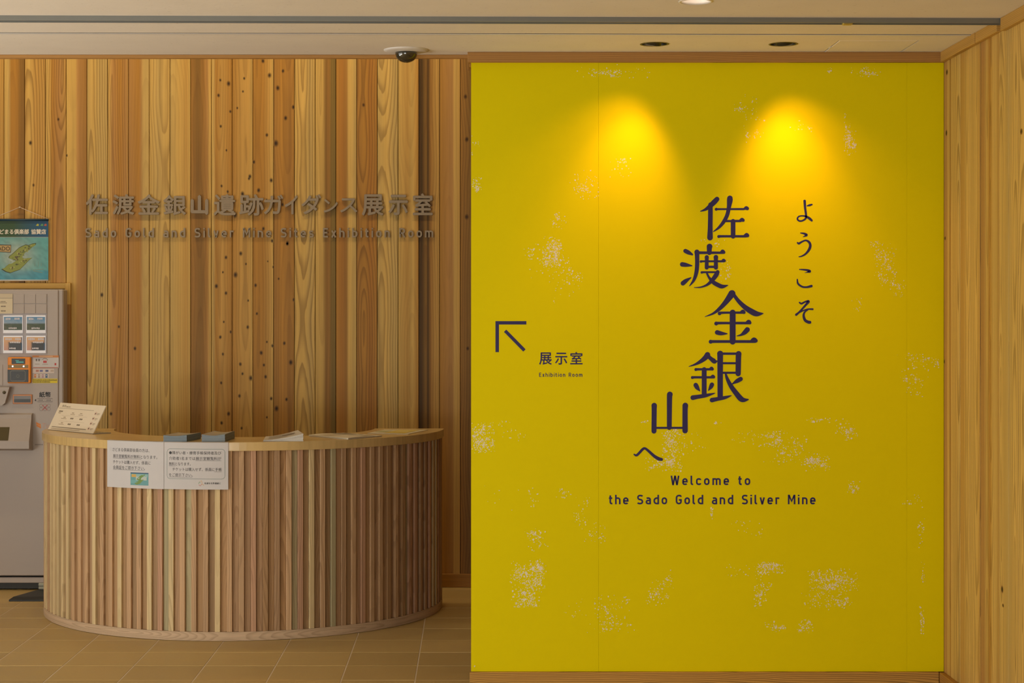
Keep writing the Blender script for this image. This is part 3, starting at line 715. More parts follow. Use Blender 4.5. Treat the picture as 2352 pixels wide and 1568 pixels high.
# worn specks of the print
mb = MB()
PT = [(1415, 165, 85, 16, 70), (1410, 168, 20, 10, 30), (1990, 165, 38, 10, 70), (1905, 163, 8, 8, 14), (1715, 245, 28, 28, 40), (1735, 295, 25, 30, 30), (1845, 290, 30, 12, 14), (1952, 320, 14, 34, 130), (1943, 285, 6, 25, 25),
      (1345, 425, 38, 32, 90), (1420, 385, 30, 22, 40), (1280, 508, 22, 22, 45), (1268, 575, 20, 32, 260), (1262, 600, 50, 40, 120), (1300, 650, 36, 45, 70), (1222, 580, 20, 14, 25), (1093, 425, 13, 22, 70), (1083, 320, 3, 40, 20), (1093, 330, 12, 6, 12),
      (1660, 620, 22, 26, 45), (1640, 560, 30, 12, 12), (2020, 570, 25, 20, 40), (2035, 610, 25, 45, 160), (2065, 665, 20, 20, 45), (1968, 700, 12, 16, 18), (2100, 840, 40, 30, 70), (2100, 890, 24, 26, 60), (2148, 832, 10, 12, 18),
      (1108, 1005, 27, 35, 320), (1175, 990, 30, 30, 26), (1082, 930, 3, 25, 14), (1480, 969, 10, 4, 10), (1545, 1005, 26, 20, 140), (1580, 1020, 40, 25, 30), (1520, 1065, 38, 18, 110), (1545, 1050, 22, 30, 120),
      (1745, 1010, 60, 22, 80), (1815, 1025, 40, 26, 110), (1875, 1060, 32, 20, 170), (1880, 965, 28, 5, 40), (1945, 985, 26, 28, 90), (1650, 970, 14, 4, 10), (1790, 1050, 50, 20, 30), (1960, 1120, 14, 16, 50), (1765, 1000, 30, 6, 30),
      (1225, 1145, 12, 25, 20), (1290, 1130, 25, 12, 20), (1335, 1180, 18, 40, 40), (1370, 1220, 30, 30, 40), (1232, 1240, 25, 25, 75), (1212, 1325, 40, 36, 360), (1205, 1375, 32, 20, 200), (1235, 1300, 14, 16, 90), (1410, 1400, 45, 35, 90), (1400, 1440, 60, 20, 60), (1320, 1400, 30, 25, 16),
      (1512, 1360, 26, 30, 100), (1540, 1330, 10, 20, 20), (1768, 1305, 36, 14, 200), (1752, 1350, 20, 30, 80), (1780, 1440, 26, 12, 60), (1740, 1390, 10, 30, 20), (1915, 1330, 56, 26, 330), (1900, 1370, 56, 28, 170), (1850, 1440, 18, 16, 70), (1695, 1310, 30, 16, 20),
      (2115, 1230, 8, 40, 30), (2120, 1320, 5, 30, 20), (2118, 1420, 6, 35, 50), (2100, 1150, 25, 15, 20), (1635, 1178, 3, 14, 22), (1715, 1200, 40, 30, 16), (1745, 1225, 8, 10, 8), (1150, 1150, 50, 40, 8), (1090, 1530, 3, 3, 3)]
rs = random.Random(3)
for (cx, cy, rx, ry, n) in PT:
    cl = [(rs.uniform(-.8, .8), rs.uniform(-.8, .8)) for _ in range(max(2, n // 25))]
    for _ in range(n):
        if rs.random() < .45: u, v = rs.choice(cl); u += rs.gauss(0, .16); v += rs.gauss(0, .16)
        elif rs.random() < .6: u, v = rs.gauss(0, .45), rs.gauss(0, .45)
        else: u, v = rs.uniform(-1, 1), rs.uniform(-1, 1)
        u = max(-1.05, min(1.05, u)); v = max(-1.05, min(1.05, v))
        x, y = cx + u * rx, cy + v * ry
        if x < 1083.5 or x > 2160: continue
        r = min(rs.lognormvariate(.05, .38), 2.6) * .88; k = 6; a0 = rs.random() * 6; el = rs.uniform(.55, 1.5)
        dj = -.0002 + rs.random() * 1.5e-4
        mb.add([PW(x + math.cos(a0 + 2 * math.pi * i / k) * r * rs.uniform(.7, 1.2) / el ** .5, y + math.sin(a0 + 2 * math.pi * i / k) * r * rs.uniform(.7, 1.2) * el ** .5, dj) for i in range(k)], [tuple(range(k))])
mb.obj('worn_specks', M_speck, wc, kind='stuff')

# ------------------------------------------------------------------ raised metal lettering on the cedar wall
sign = thing('wall_sign', 'raised grey metal bilingual room name lettering on the cedar wall', 'sign', loc=(0, YB, 0))
def raised(s, box, bold, th=.012, name='character', gap=.004):
    v, f, bd = glyphs(s); x0, x1, y0, y1 = box; e = bold * (y1 - y0); mb = MB(); P0 = fit(v, x0 + e, x1 - e, y0 + e, y1 - e); n = len(P0)
    for k, (dx, dy) in enumerate(((-e, 0), (e, 0), (0, -e), (0, e))):
        yb = -gap; yf = -gap - th - k * 3e-5; P = [(x + dx, y + dy) for x, y in P0]
        vs = [(PX(x, YB - .014), yf, PZ(y, YB - .014)) for x, y in P] + [(PX(x, YB - .014), yb, PZ(y, YB - .014)) for x, y in P]
        mb.add(vs, f + [(a, a + n, b + n, b) for a, b in bd] + [tuple(n + i for i in reversed(p)) for p in f])
    return mb.obj(name, M_metal, sign, fix=False)
o5 = 180; o6 = 590
JP = [('佐', 197, 248, 446, 493), ('渡', 258, 309, 446, 493), ('金', 316, 367.5, 446, 493), ('銀', 375, 427.5, 448, 494), ('山', 438, 478.5, 448, 493), ('遺', 490.5, 542, 446, 495), ('跡', 549, 606, 446, 495),
      ('ガ', 606, 651, 447, 492), ('イ', 654, 684, 448, 492), ('ダ', 692, 738, 446, 492), ('ン', 743, 776, 457, 488), ('ス', 781, 821, 455, 488), ('展', 831, 881, 446, 495), ('示', 892, 937, 447, 494), ('室', 948, 994, 444, 494)]
for s, a, b, c, d in JP: raised(s, (a, b, c, d), .022 if s != '山' else .04)
for ch, shapes in sans_line('Sado Gold and Silver Mine Sites Exhibition Room', 196, 995, 523.5, 545, .17):
    mb = MB(); g3 = lambda x, y, d: (PX(x, YB - .012), -d, PZ(y, YB - .012))
    for k_, (L, R2, cl) in enumerate(shapes):
        g3 = lambda x, y, d: (PX(x, YB - .012), -d - k_ * 3e-5, PZ(y, YB - .012))
        n = len(L); m = n if cl else n - 1; vs = [g3(*p, .012) for p in L] + [g3(*p, .012) for p in R2] + [g3(*p, .004) for p in L] + [g3(*p, .004) for p in R2]; fs = []
        for i in range(m):
            j = (i + 1) % n; fs += [(i, j, n + j, n + i), (2 * n + i, 3 * n + i, 3 * n + j, 2 * n + j), (i, 2 * n + i, 2 * n + j, j), (n + i, n + j, 3 * n + j, 3 * n + i)]
        if not cl: fs += [(0, n, 3 * n, 2 * n), (n - 1, 3 * n - 1, 4 * n - 1, 2 * n - 1)]
        mb.add(vs, fs)
    mb.obj('letter', M_metal, sign)

# ------------------------------------------------------------------ reception desk
CX, CY, R = -1.1675, 9.12, 1.005
desk = thing('reception_desk', 'semicircular reception desk clad in vertical cedar slats', 'desk', loc=(CX, CY, 0))
def arc_solid(mb, ri, ro, z0, z1, col=None, n=96, a0=-math.pi / 2, a1=math.pi / 2, bev=0.0, smooth=True):
    prof = [(ri, z0), (ro - bev, z0), (ro, z0 + bev), (ro, z1 - bev), (ro - bev, z1), (ri, z1)] if bev else [(ri, z0), (ro, z0), (ro, z1), (ri, z1)]
    k = len(prof); vs = []
    for i in range(n + 1):
        a = a0 + (a1 - a0) * i / n
        for r, z in prof: vs.append((r * math.sin(a), -r * math.cos(a), z))
    fs = [(i * k + j, (i + 1) * k + j, (i + 1) * k + (j + 1) % k, i * k + (j + 1) % k) for i in range(n) for j in range(k)]
    fs += [tuple(range(k)), tuple(n * k + j for j in reversed(range(k)))]
    mb.add(vs, fs, col)
TOPZ = .905
mb = MB(); arc_solid(mb, .66, R + .008, TOPZ - .040, TOPZ, col=(.64, .46, .20), bev=.0015); o = mb.obj('counter_top', M_top, desk); o['grain'] = .3
mb = MB(); arc_solid(mb, .965, R - .021, .001, TOPZ - .0405, col=T['Q']); o = mb.obj('carcass', M_kick, desk); o['grain'] = .2
mb = MB(); arc_solid(mb, R - .0205, R, .0015, .042, col=(.58, .43, .29), n=96); o = mb.obj('kickboard', M_kick, desk); o['grain'] = .6
# inner shelf and end panels (seen from the side)
for sd in (-1, 1):
    mb = MB(); mb.box(min(sd * .68, sd * .963), max(sd * .68, sd * .963), -.022, -.002, .001, TOPZ - .041, col=T['M'], bev=.001); o = mb.obj('end_panel', M_plank, desk); o['grain'] = .3
mb = MB(); arc_solid(mb, .68, .964, .55, .57, col=T['M'], a0=-1.5, a1=1.5, n=40); o = mb.obj('shelf', M_top, desk); o['grain'] = .2
SL = dict(a=(0.581, 0.356, 0.191), b=(0.475, 0.284, 0.152), c=(0.686, 0.502, 0.264), d=(0.370, 0.224, 0.112), e=(0.436, 0.356, 0.198), f=(0.554, 0.310, 0.185), g=(0.436, 0.251, 0.119))
SL = {k: (c[0] * .96, c[1] * 1.03, c[2] * 1.10) for k, c in SL.items()}
npair = 58; pit = math.pi * R / npair
def slat(a, wd, r0, r1, col, zt, zb):
    mb = MB(); h = wd / 2; c2 = jit(col, .08)
    pr = [(-h, -r0), (-h, -(r1 - .0015)), (-h + .0015, -r1), (h - .0015, -r1), (h, -(r1 - .0015)), (h, -r0)]
    n = 6; cs = [col, col, col, c2, c2, c2]
    mb.add([(x, y, zb) for x, y in pr] + [(x, y, zt) for x, y in pr], [(j, (j + 1) % n, n + (j + 1) % n, n + j) for j in range(n)] + [tuple(range(n - 1, -1, -1)), tuple(range(n, 2 * n))], cs + cs)
    o = mb.obj('slat', M_slat, desk); o.rotation_euler = (0, 0, a); o['grain'] = random.uniform(.2, 1)
rr_ = random.Random(11)
for i in range(npair + 1):
    a = -math.pi / 2 + math.pi * i / npair
    if i in (0, npair): a *= .993
    left = i < 16
    ks = 'ccaac' if left else 'aaffcebga'
    slat(a, .0245, R - .0205, R - .001, jit(SL[rr_.choice(ks)], .07), TOPZ - .0405, .0425)
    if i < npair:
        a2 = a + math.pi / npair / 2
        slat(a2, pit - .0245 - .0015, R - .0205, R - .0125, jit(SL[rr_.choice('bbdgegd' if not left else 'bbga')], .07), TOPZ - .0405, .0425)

# notices hung over the rim -------------------------------------
RP = R + .0115
def notice(a0, a1, ztop, zbot, label, content):
    t = thing('paper_notice', label, 'notice', 'paper notices on the desk front', loc=(CX, CY, 0))
    def fn(u, v, d=0.0):
        a = a0 + (a1 - a0) * u; r = RP + .0006 + d
        return (r * math.sin(a), -r * math.cos(a), ztop + (zbot - ztop) * v)
    mb = MB(); n = 20; vs = []
    for i in range(n + 1):
        for v in (0, .25, .5, .75, 1): vs.append(fn(i / n, v))
    for i in range(n + 1):
        for v in (0, .25, .5, .75, 1): vs.append(fn(i / n, v, -.0005))
    N = (n + 1) * 5
    fs = [(i * 5 + j, i * 5 + j + 1, i * 5 + j + 6, i * 5 + j + 5) for i in range(n) for j in range(4)]
    fs += [tuple(N + k for k in reversed(f)) for f in fs]
    for i in range(n): fs += [(i * 5, (i + 1) * 5, N + (i + 1) * 5, N + i * 5), (i * 5 + 4, N + i * 5 + 4, N + (i + 1) * 5 + 4, (i + 1) * 5 + 4)]
    fs += [(j, N + j, N + j + 1, j + 1) for j in range(4)] + [(n * 5 + j, n * 5 + j + 1, N + n * 5 + j + 1, N + n * 5 + j) for j in range(4)]
    mb.add(vs, fs); mb.obj('sheet', M_paper, t)
    pr = MB(); content(pr, fn); pr.obj('print', M_tone, t, fix=False)
    # fold over the counter edge
    mb = MB(); vs = []
    for i in range(n + 1):
        a = a0 + (a1 - a0) * (i / n)
        for r in (RP + .0005, RP - .022): vs.append((r * math.sin(a), -r * math.cos(a), TOPZ + .0008)); vs.append((r * math.sin(a), -r * math.cos(a), TOPZ + .0003))
    fs = []
    for i in range(n):
        b = i * 4; fs += [(b, b + 4, b + 6, b + 2), (b + 1, b + 3, b + 7, b + 5), (b, b + 1, b + 5, b + 4), (b + 2, b + 6, b + 7, b + 3)]
    mb.add(vs, fs); mb.obj('folded_edge', M_paper, t, fix=False)
    return t
K = (.025, .025, .03)
def rect(mb, fn, u0, u1, v0, v1, col, d=.0003, nu=8):
    vs = []
    for i in range(nu + 1):
        u = u0 + (u1 - u0) * i / nu; vs += [fn(u, v0, d), fn(u, v1, d)]
    mb.add(vs, [(2 * i, 2 * i + 1, 2 * i + 3, 2 * i + 2) for i in range(nu)], col)
def poly(mb, fn, pts, col, d=.0004):
    n = len(pts); cx = sum(p[0] for p in pts) / n; cy = sum(p[1] for p in pts) / n
    mb.add([fn(cx, cy, d)] + [fn(*p, d) for p in pts], [(0, 1 + i, 1 + (i + 1) % n) for i in range(n)], col)
def ring(mb, fn, pts, w, col, d=.0004, closed=True):
    n = len(pts); cx = sum(p[0] for p in pts) / n; cy = sum(p[1] for p in pts) / n
    L = []; Rr = []
    for i, p in enumerate(pts):
        a = pts[(i - 1) % n] if closed or i else p; b = pts[(i + 1) % n] if closed or i < n - 1 else p
        dx, dy = b[0] - a[0], b[1] - a[1]; l = math.hypot(dx, dy * .7) or 1; nx, ny = -dy * .7 / l * w, dx / l * w
        L.append((p[0] + nx, p[1] + ny * 1.4)); Rr.append((p[0] - nx, p[1] - ny * 1.4))
    m_ = n if closed else n - 1
    mb.add([fn(*p, d) for p in L] + [fn(*p, d) for p in Rr], [(i, (i + 1) % n, n + (i + 1) % n, n + i) for i in range(m_)], col)
# outline of the island (unit box)
ISLE = [(.02, .86), (.10, .83), (.16, .76), (.22, .70), (.30, .68), (.38, .64), (.45, .58), (.36, .56), (.26, .53), (.22, .50), (.20, .56), (.23, .44), (.32, .36), (.40, .27), (.50, .16), (.60, .10), (.68, .06), (.76, .08), (.86, .03), (.96, .01), (.95, .07), (.86, .14), (.80, .22), (.70, .28), (.62, .38), (.58, .48), (.64, .52), (.74, .50), (.84, .50), (.76, .58), (.70, .66), (.62, .76), (.52, .88), (.40, .93), (.26, .99), (.14, .95), (.08, .90)]
def isle_strip(mb, fn, x0, x1, y0, y1, col, d):
    """two lobes and the waist, as filled polygons"""
    up = [(.22, .50), (.23, .44), (.32, .36), (.40, .27), (.50, .16), (.60, .10), (.68, .06), (.76, .08), (.86, .03), (.96, .01), (.95, .07), (.86, .14), (.80, .22), (.70, .28), (.62, .38), (.58, .48), (.45, .60), (.36, .56)]
    lo = [(.02, .86), (.10, .83), (.16, .76), (.22, .70), (.30, .68), (.38, .62), (.46, .55), (.58, .47), (.64, .52), (.74, .50), (.86, .49), (.76, .58), (.70, .66), (.62, .76), (.52, .88), (.40, .93), (.26, .99), (.14, .95)]
    for k, P in enumerate((up, lo)): poly(mb, fn, [(x0 + (x1 - x0) * a, y0 + (y1 - y0) * b) for a, b in P], col, d + k * 1e-5)
def sea_card(mb, fn, u0, u1, v0, v1):
    rect(mb, fn, u0, u1, v0, v1, (.12, .33, .36), .0003)
    for (a, b, c, e, col) in ((.05, .95, .12, .35, (.25, .45, .45)), (.3, .9, .3, .6, (.45, .52, .48)), (.02, .5, .6, .85, (.16, .40, .42)), (.0, 1, 0, .08, (.02, .08, .18))):
        rect(mb, fn, u0 + (u1 - u0) * a, u0 + (u1 - u0) * b, v0 + (v1 - v0) * c, v0 + (v1 - v0) * e, col, .00035)
    isle_strip(mb, fn, u0 + (u1 - u0) * .2, u0 + (u1 - u0) * .85, v0 + (v1 - v0) * .12, v0 + (v1 - v0) * .97, (.16, .28, .06), .0004)
    rect(mb, fn, u0 + (u1 - u0) * .06, u0 + (u1 - u0) * .32, v0 + (v1 - v0) * .14, v0 + (v1 - v0) * .36, (.6, .38, .08), .0004)
def left_notice(mb, fn):
    T_ = lambda s, u0, u1, v0, v1, b=.004: type_on(mb, s, (u0, u1, v0, v1), lambda x, y: fn(x, y, .0003), b, 1.0, K)
    ring(mb, fn, [(.075 + .02 * math.cos(t), .185 + .028 * math.sin(t)) for t in [i * math.pi / 8 for i in range(16)]], .0012, (.4, .4, .4))
    T_('さどまる倶楽部会員の方は、', .105, .765, .15, .228)
    T_('展示室観覧料が無料となります。', .115, .895, .288, .366)
    T_('チケットは購入せず、係員に', .115, .785, .415, .492)
    T_('会員証をご提示下さい。', .115, .69, .53, .608)
    rect(mb, fn, .115, .63, .374, .379, K); rect(mb, fn, .115, .68, .615, .620, K)
    sea_card(mb, fn, .44, .75, .665, .935)
def right_notice(mb, fn):
    T_ = lambda s, u0, u1, v0, v1, b=.004: type_on(mb, s, (u0, u1, v0, v1), lambda x, y: fn(x, y, .0003), b, 1.0, K)
    poly(mb, fn, [(.104 + .022 * math.cos(t), .222 + .031 * math.sin(t)) for t in [i * math.pi / 10 for i in range(20)]], K)
    T_('障がい者・療育手帳保持者及び', .133, .895, .185, .258)
    T_('介助者1名までは展示室観覧料が', .08, .895, .303, .376)
    T_('無料となります。', .08, .425, .422, .494)
    T_('チケットは購入せず、係員に手帳', .135, .90, .536, .61)
    T_('をご提示下さい。', .08, .455, .658, .73)
    rect(mb, fn, .50, .895, .384, .389, K); rect(mb, fn, .08, .185, .502, .507, K); rect(mb, fn, .79, .90, .618, .623, K); rect(mb, fn, .08, .45, .738, .743, K)
    P = []
    for (cx, cy, s) in ((.90, .205, -90), (.90, .71, 0), (.098, .71, 90), (.098, .205, 180)):
        for k in range(7):
            t = math.radians(s + 15 * k); P.append((cx + .048 * math.cos(t), cy + .066 * math.sin(t)))
    D = []
    for p_, q_ in zip(P, P[1:] + P[:1]):
        ns = max(1, int(math.hypot(q_[0] - p_[0], q_[1] - p_[1]) / .04))
        D += [(p_[0] + (q_[0] - p_[0]) * t / ns, p_[1] + (q_[1] - p_[1]) * t / ns) for t in range(ns)]
    ring(mb, fn, D, .0022, (.03, .14, .12))
    # small swirling emblem: green, red and orange strokes round a star shape
    for pts, c in ((([.545, .875], [.565, .835], [.575, .86]), (.05, .3, .08)), (([.57, .83], [.59, .81], [.605, .87]), (.65, .35, .05)), (([.55, .895], [.57, .925], [.60, .88]), (.5, .06, .05)), (([.59, .885], [.61, .89], [.63, .91]), (.65, .35, .05))):
        ring(mb, fn, [tuple(p) for p in pts], .003, c, closed=False)
    T_('佐渡を世界遺産に', .636, .887, .847, .887, .02)
notice(-.547, -.2455, .9045, .690, 'white notice with a small island map picture, taped to the desk rim', left_notice)
notice(-.2440, .050, .9040, .691, 'white notice with a green rounded border, taped to the desk rim', right_notice)

# ------------------------------------------------------------------ things on the desk
def sheet_stack(name, label, cat, corners, hfun, mats, group=None, n=10, layers=6, side=(.7, .66, .58), top=None, deco=None):
    """stack on the desk: corners A(back-left) B(front-left) C(front-right) D(back-right) on the counter plane"""
    t = thing(name, label, cat, group)
    A_, B_, C_, D_ = [Vector((*c, TOPZ)) for c in corners]
    def fn(u, v, d=0.0):   # u left-right, v back-front
        p = (A_ * (1 - u) + D_ * u) * (1 - v) + (B_ * (1 - u) + C_ * u) * v
        return (p.x, p.y, TOPZ + hfun(u, v) + .0003 + d)
    mb = MB()
    for L in range(layers):
        f0, f1 = (L + .0) / layers, (L + .86) / layers; ox = random.uniform(-.001, .001); oy = random.uniform(-.001, .001)
        vs = []
        for f in (f0, f1):
            for i in range(n + 1):
                for j in range(n + 1):
                    p = fn(i / n, j / n); vs.append((p[0] + ox, p[1] + oy, TOPZ + .0004 + (p[2] - TOPZ) * f + (0 if f < 1 else 0)))
        N = (n + 1) ** 2; g = lambda i, j: i * (n + 1) + j
        fs = []
        for i in range(n):
            for j in range(n):
                fs.append((g(i, j), g(i, j + 1), g(i + 1, j + 1), g(i + 1, j))); fs.append((N + g(i, j), N + g(i + 1, j), N + g(i + 1, j + 1), N + g(i, j + 1)))
        for i in range(n):
            for (a, b) in ((g(i, 0), g(i + 1, 0)), (g(i + 1, n), g(i, n)), (g(n, i), g(n, i + 1)), (g(0, i + 1), g(0, i))): fs.append((a, b, N + b, N + a))
        mb.add(vs, fs, jit(side, .08))
    mb.obj('sheets', mats, t)
    if deco:
        d = MB(); deco(d, lambda u, v, dd=0: (*fn(u, v)[:2], TOPZ + .0004 + (fn(u, v)[2] - TOPZ) * ((layers - .14) / layers) + .0004 + dd)); d.obj('print', M_tone, t, fix=False)
    return t
def bro_deco(d, fn):
    n = 8
    def qd(u0, u1, v0, v1, col, dd=0):
        rect(d, lambda u, v, k: fn(u, v, k), u0, u1, v0, v1, col, dd, 8)
    for i in range(6): qd(.02, .98, .02 + i * .16, .02 + (i + 1) * .16, (.42 + .03 * (i % 2), .40, .34), .0001)
    qd(.15, .6, .2, .4, (.55, .45, .25), .0002); qd(.55, .9, .5, .8, (.25, .38, .45), .0002)
sheet_stack('brochure_stack', 'left one of two stacks of pale blue folded brochures on the desk', 'brochures',
            [(-1.384, 8.345), (-1.418, 8.142), (-1.312, 8.142), (-1.276, 8.333)], lambda u, v: .030 - .004 * math.sin(math.pi * u), M_tone, 'blue brochure stacks on the desk', side=(.21, .27, .32), deco=bro_deco, layers=8)
sheet_stack('brochure_stack', 'right one of two stacks of pale blue folded brochures on the desk, slightly splayed', 'brochures',
            [(-1.216, 8.365), (-1.243, 8.138), (-1.137, 8.138), (-1.122, 8.358)], lambda u, v: .034 - .006 * math.sin(math.pi * u) + .002 * (1 - v), M_tone, 'blue brochure stacks on the desk', side=(.23, .28, .32), deco=bro_deco, layers=8)
def text_deco(d, fn):
    r = random.Random(5)
    for i in range(7):
        v = .12 + i * .11; rect(d, lambda u, v_, k: fn(u, v_, k), .12, r.uniform(.6, .88), v, v + .028, (.30, .26, .20), .0003, 8)
    rect(d, lambda u, v_, k: fn(u, v_, k), .5, .85, .35, .5, (.2, .17, .14), .0004, 6)
sheet_stack('flyer_stack', 'white flyer stack with curled-up right side in the middle of the desk', 'flyers',
            [(-.985, 8.43), (-.965, 8.165), (-.783, 8.172), (-.835, 8.44)], lambda u, v: .005 + .030 * u ** 1.6, M_tone, side=(.62, .60, .55), deco=text_deco, layers=6)
def map_deco(d, fn):
    f = lambda u, v_, k: fn(u, v_, k)
    rect(d, f, .55, .95, .1, .4, (.22, .2, .16), .0003, 4); rect(d, f, .5, .9, .55, .62, (.3, .27, .2), .0003, 4); rect(d, f, .08, .4, .2, .5, (.55, .48, .36), .0003, 4); rect(d, f, .62, .9, .72, .9, (.45, .38, .25), .0003, 4)
sheet_stack('flyer_stack', 'low flat pile of printed flyers right of the curled flyer stack', 'flyers',
            [(-.790, 8.52), (-.585, 8.285), (-.440, 8.50), (-.637, 8.69)], lambda u, v: .007 + .002 * math.sin(5 * u), M_tone, side=(.72, .67, .54), deco=map_deco, layers=4)
def yel_deco(d, fn):
    f = lambda u, v_, k: fn(u, v_, k)
    rect(d, f, .35, .85, .1, .9, (.66, .52, .12), .0002, 6); rect(d, f, .05, .3, .3, .7, (.5, .5, .25), .0002, 4); rect(d, f, .45, .75, .3, .5, (.7, .6, .25), .0003, 4)
sheet_stack('flyer', 'single flyer with a yellow middle near the right end of the desk', 'flyer',
            [(-.4495, 8.985), (-.521, 8.72), (-.319, 8.65), (-.2307, 8.975)], lambda u, v: .0022, M_tone, side=(.72, .66, .50), deco=yel_deco, layers=1)

# slanted price board
pb = thing('price_board', 'white slanted tabletop price board at the left end of the desk', 'sign')
BL = Vector((-2.150, 9.0, TOPZ + .0035)); BR = Vector((-1.852, 8.67, TOPZ + .0035)); ed = (BR - BL); nb = Vector((-ed.y, ed.x, 0)).normalized()
if nb.y < 0: nb = -nb
UP = nb * .071 + Vector((0, 0, .132)); nrm = ed.cross(UP).normalized()
if nrm.y > 0: nrm = -nrm
def pbf(u, v, d=0.0): p = BL + ed * u + UP * (1 - v) + nrm * d; return tuple(p)
mb = MB(); vs = [pbf(0, 1), pbf(1, 1), pbf(1, 0), pbf(0, 0)] + [pbf(0, 1, -.004), pbf(1, 1, -.004), pbf(1, 0, -.004), pbf(0, 0, -.004)]
bx = [(0, 1, 2, 3), (7, 6, 5, 4), (0, 4, 5, 1), (1, 5, 6, 2), (2, 6, 7, 3), (3, 7, 4, 0)]
M_board = plain('cream_board', (.80, .72, .58), .45, noise=.01)
mb.add(vs, bx); mb.obj('board', M_board, pb)
mb = MB(); p = [BL, BR, BR + nb * .10, BL + nb * .10]; lift = Vector((0, 0, -.003))
mb.add([tuple(x) for x in p] + [tuple(x + lift) for x in p], bx); mb.obj('base', plain('clear_grey_acrylic', (.35, .33, .30), .15), pb)
mb = MB(); f = lambda u, v, d=.0004: pbf(u, v, d); G_ = (.16, .12, .08); G2 = (.38, .29, .20)
rect(mb, f, .02, .80, .195, .203, G_, .0005, 1)
def tt(s, u0, u1, v0, v1, col=G_, b=.0): type_on(mb, s, (u0, u1, v0, v1), lambda x, y: pbf(x, y, .0005), b, 1.0, col)
tt('展示室', .08, .16, .07, .15); tt('Exhibition Room', .17, .27, .11, .155)
def marks(u0, u1, v, h, col, n):
    w = (u1 - u0) / n
    for i in range(n): rect(mb, f, u0 + w * i, u0 + w * (i + .7), v, v + h, col, .0005, 1)
marks(.06, .15, .29, .045, G_, 5); marks(.06, .12, .36, .03, G2, 4)
for (u, v) in ((.36, .33), (.54, .33)): marks(u, u + .05, v, .03, G2, 4); marks(u - .02, u + .08, v + .06, .02, G2, 7)
for (v) in (.50, .71):
    marks(.22, .27, v, .035, G2, 3); marks(.18, .30, v + .06, .02, G2, 8); marks(.38, .45, v + .02, .05, G_, 4); marks(.58, .65, v + .02, .05, G_, 4)
rect(mb, f, .16, .72, .455, .459, G2, .0005, 1); rect(mb, f, .16, .72, .66, .664, G2, .0005, 1)
marks(.06, .82, .875, .03, G_, 40); marks(.06, .70, .94, .022, G2, 36)
for (k, v) in enumerate((.30, .48, .66, .84)):
    ring(mb, f, [(.865 + .018 * math.cos(t), v + .05 * math.sin(t)) for t in [i * math.pi / 8 for i in range(16)]], .0022, (.55, .14, .10), .0005)
    poly(mb, f, [(.865 - .008, v - .02), (.865 + .009, v - .012), (.865 + .006, v + .025), (.865 - .010, v + .02)], (.08, .06, .05), .0006); marks(.90, .96, v - .01, .025, G2, 4); marks(.90, .94, v + .03, .02, G2, 3)
mb.obj('print', M_tone, pb, fix=False)

# ------------------------------------------------------------------ hanging banner
YH = YB - .012
def HP(px, py, d=0.0): return (PX(px, YH), YH - d, PZ(py, YH))
bn = thing('hanging_banner', 'small hanging cloth banner with an island map, above the ticket machine', 'banner')
mb = MB(); x0, x1 = -19, 111
m_ = [HP(x0, 503), HP(x1, 503), HP(x1, 645), HP(x0, 645)] + [(p[0], p[1] + .002, p[2]) for p in (HP(x0, 503), HP(x1, 503), HP(x1, 645), HP(x0, 645))]
mb.add(m_, [(3, 2, 1, 0), (4, 5, 6, 7), (0, 1, 5, 4), (1, 2, 6, 5), (2, 3, 7, 6), (3, 0, 4, 7)], (.5, .5, .45)); mb.obj('cloth', M_tone, bn)
mb = MB(); mb.tube(HP(x0 - 1, 505, .004), HP(x1 + 1, 505, .004), .006, 10, (.015, .05, .09)); mb.obj('rod', M_tone, bn, label='dark blue top rod')
mb = MB(); mb.tube(HP(x0, 643.5, .001), HP(x1, 643.5, .001), .0035, 8, (.6, .6, .6)); mb.obj('lower_rod', M_tone, bn)
mb = MB(); mb.tube(HP(46, 476, .004), HP(x1, 503, .004), .0018, 6, (.65, .52, .40)); mb.tube(HP(46, 476, .004), HP(x0, 503, .004), .0018, 6, (.65, .52, .40)); mb.obj('cord', M_tone, bn)
mb = MB(); mb.tube((PX(46, YH), YB - .001, PZ(476, YH)), HP(46, 476, .010), .004, 10, (.6, .5, .4)); mb.obj('hook', M_tone, bn)
mb = MB(); fb = lambda x, y, d=.0006: HP(x, y, d)
vs = []; cs = []
for i in range(14):
    x = x0 + (x1 - x0) * i / 13; t = max(0, min(1, (x - 30) / 60)); c = tuple(a + (b - a) * t for a, b in zip((.03, .075, .025), (.01, .085, .20)))
    vs += [fb(x, 507), fb(x, 544)]; cs += [c, c]
mb.add(vs, [(2 * i, 2 * i + 1, 2 * i + 3, 2 * i + 2) for i in range(13)], cs)
NX, NY = 20, 16; vs = []; cs = []; rg = random.Random(2)
for i in range(NX + 1):
    for j in range(NY + 1):
        x = x0 + (x1 - x0) * i / NX; y = 545 + 97 * j / NY; v = j / NY; u = (x - 0) / 111
        w = math.exp(-((u - .35) ** 2 / .12 + (v - .45) ** 2 / .12)) * .9
        base = (.10, .34, .36) if v < .8 else (.05, .28, .40)
        c = tuple(a * (1 - w) + b * w for a, b in zip(base, (.42, .46, .40))); k = rg.uniform(.85, 1.15)
        vs.append(fb(x, y)); cs.append(tuple(q_ * k for q_ in c))
mb.add(vs, [(i * (NY + 1) + j, i * (NY + 1) + j + 1, (i + 1) * (NY + 1) + j + 1, (i + 1) * (NY + 1) + j) for i in range(NX) for j in range(NY)], cs)
fbb = lambda x, y, d=0: HP(x, y, .0010 + d)
isle_strip(mb, lambda x, y, d: HP(x, y, .0008 + d), 1, 86.5, 557, 628, (.03, .035, .015), .0)
isle_strip(mb, lambda x, y, d: HP(x, y, .0010 + d), 3, 85, 558.5, 626.5, (.24, .29, .06), .0)
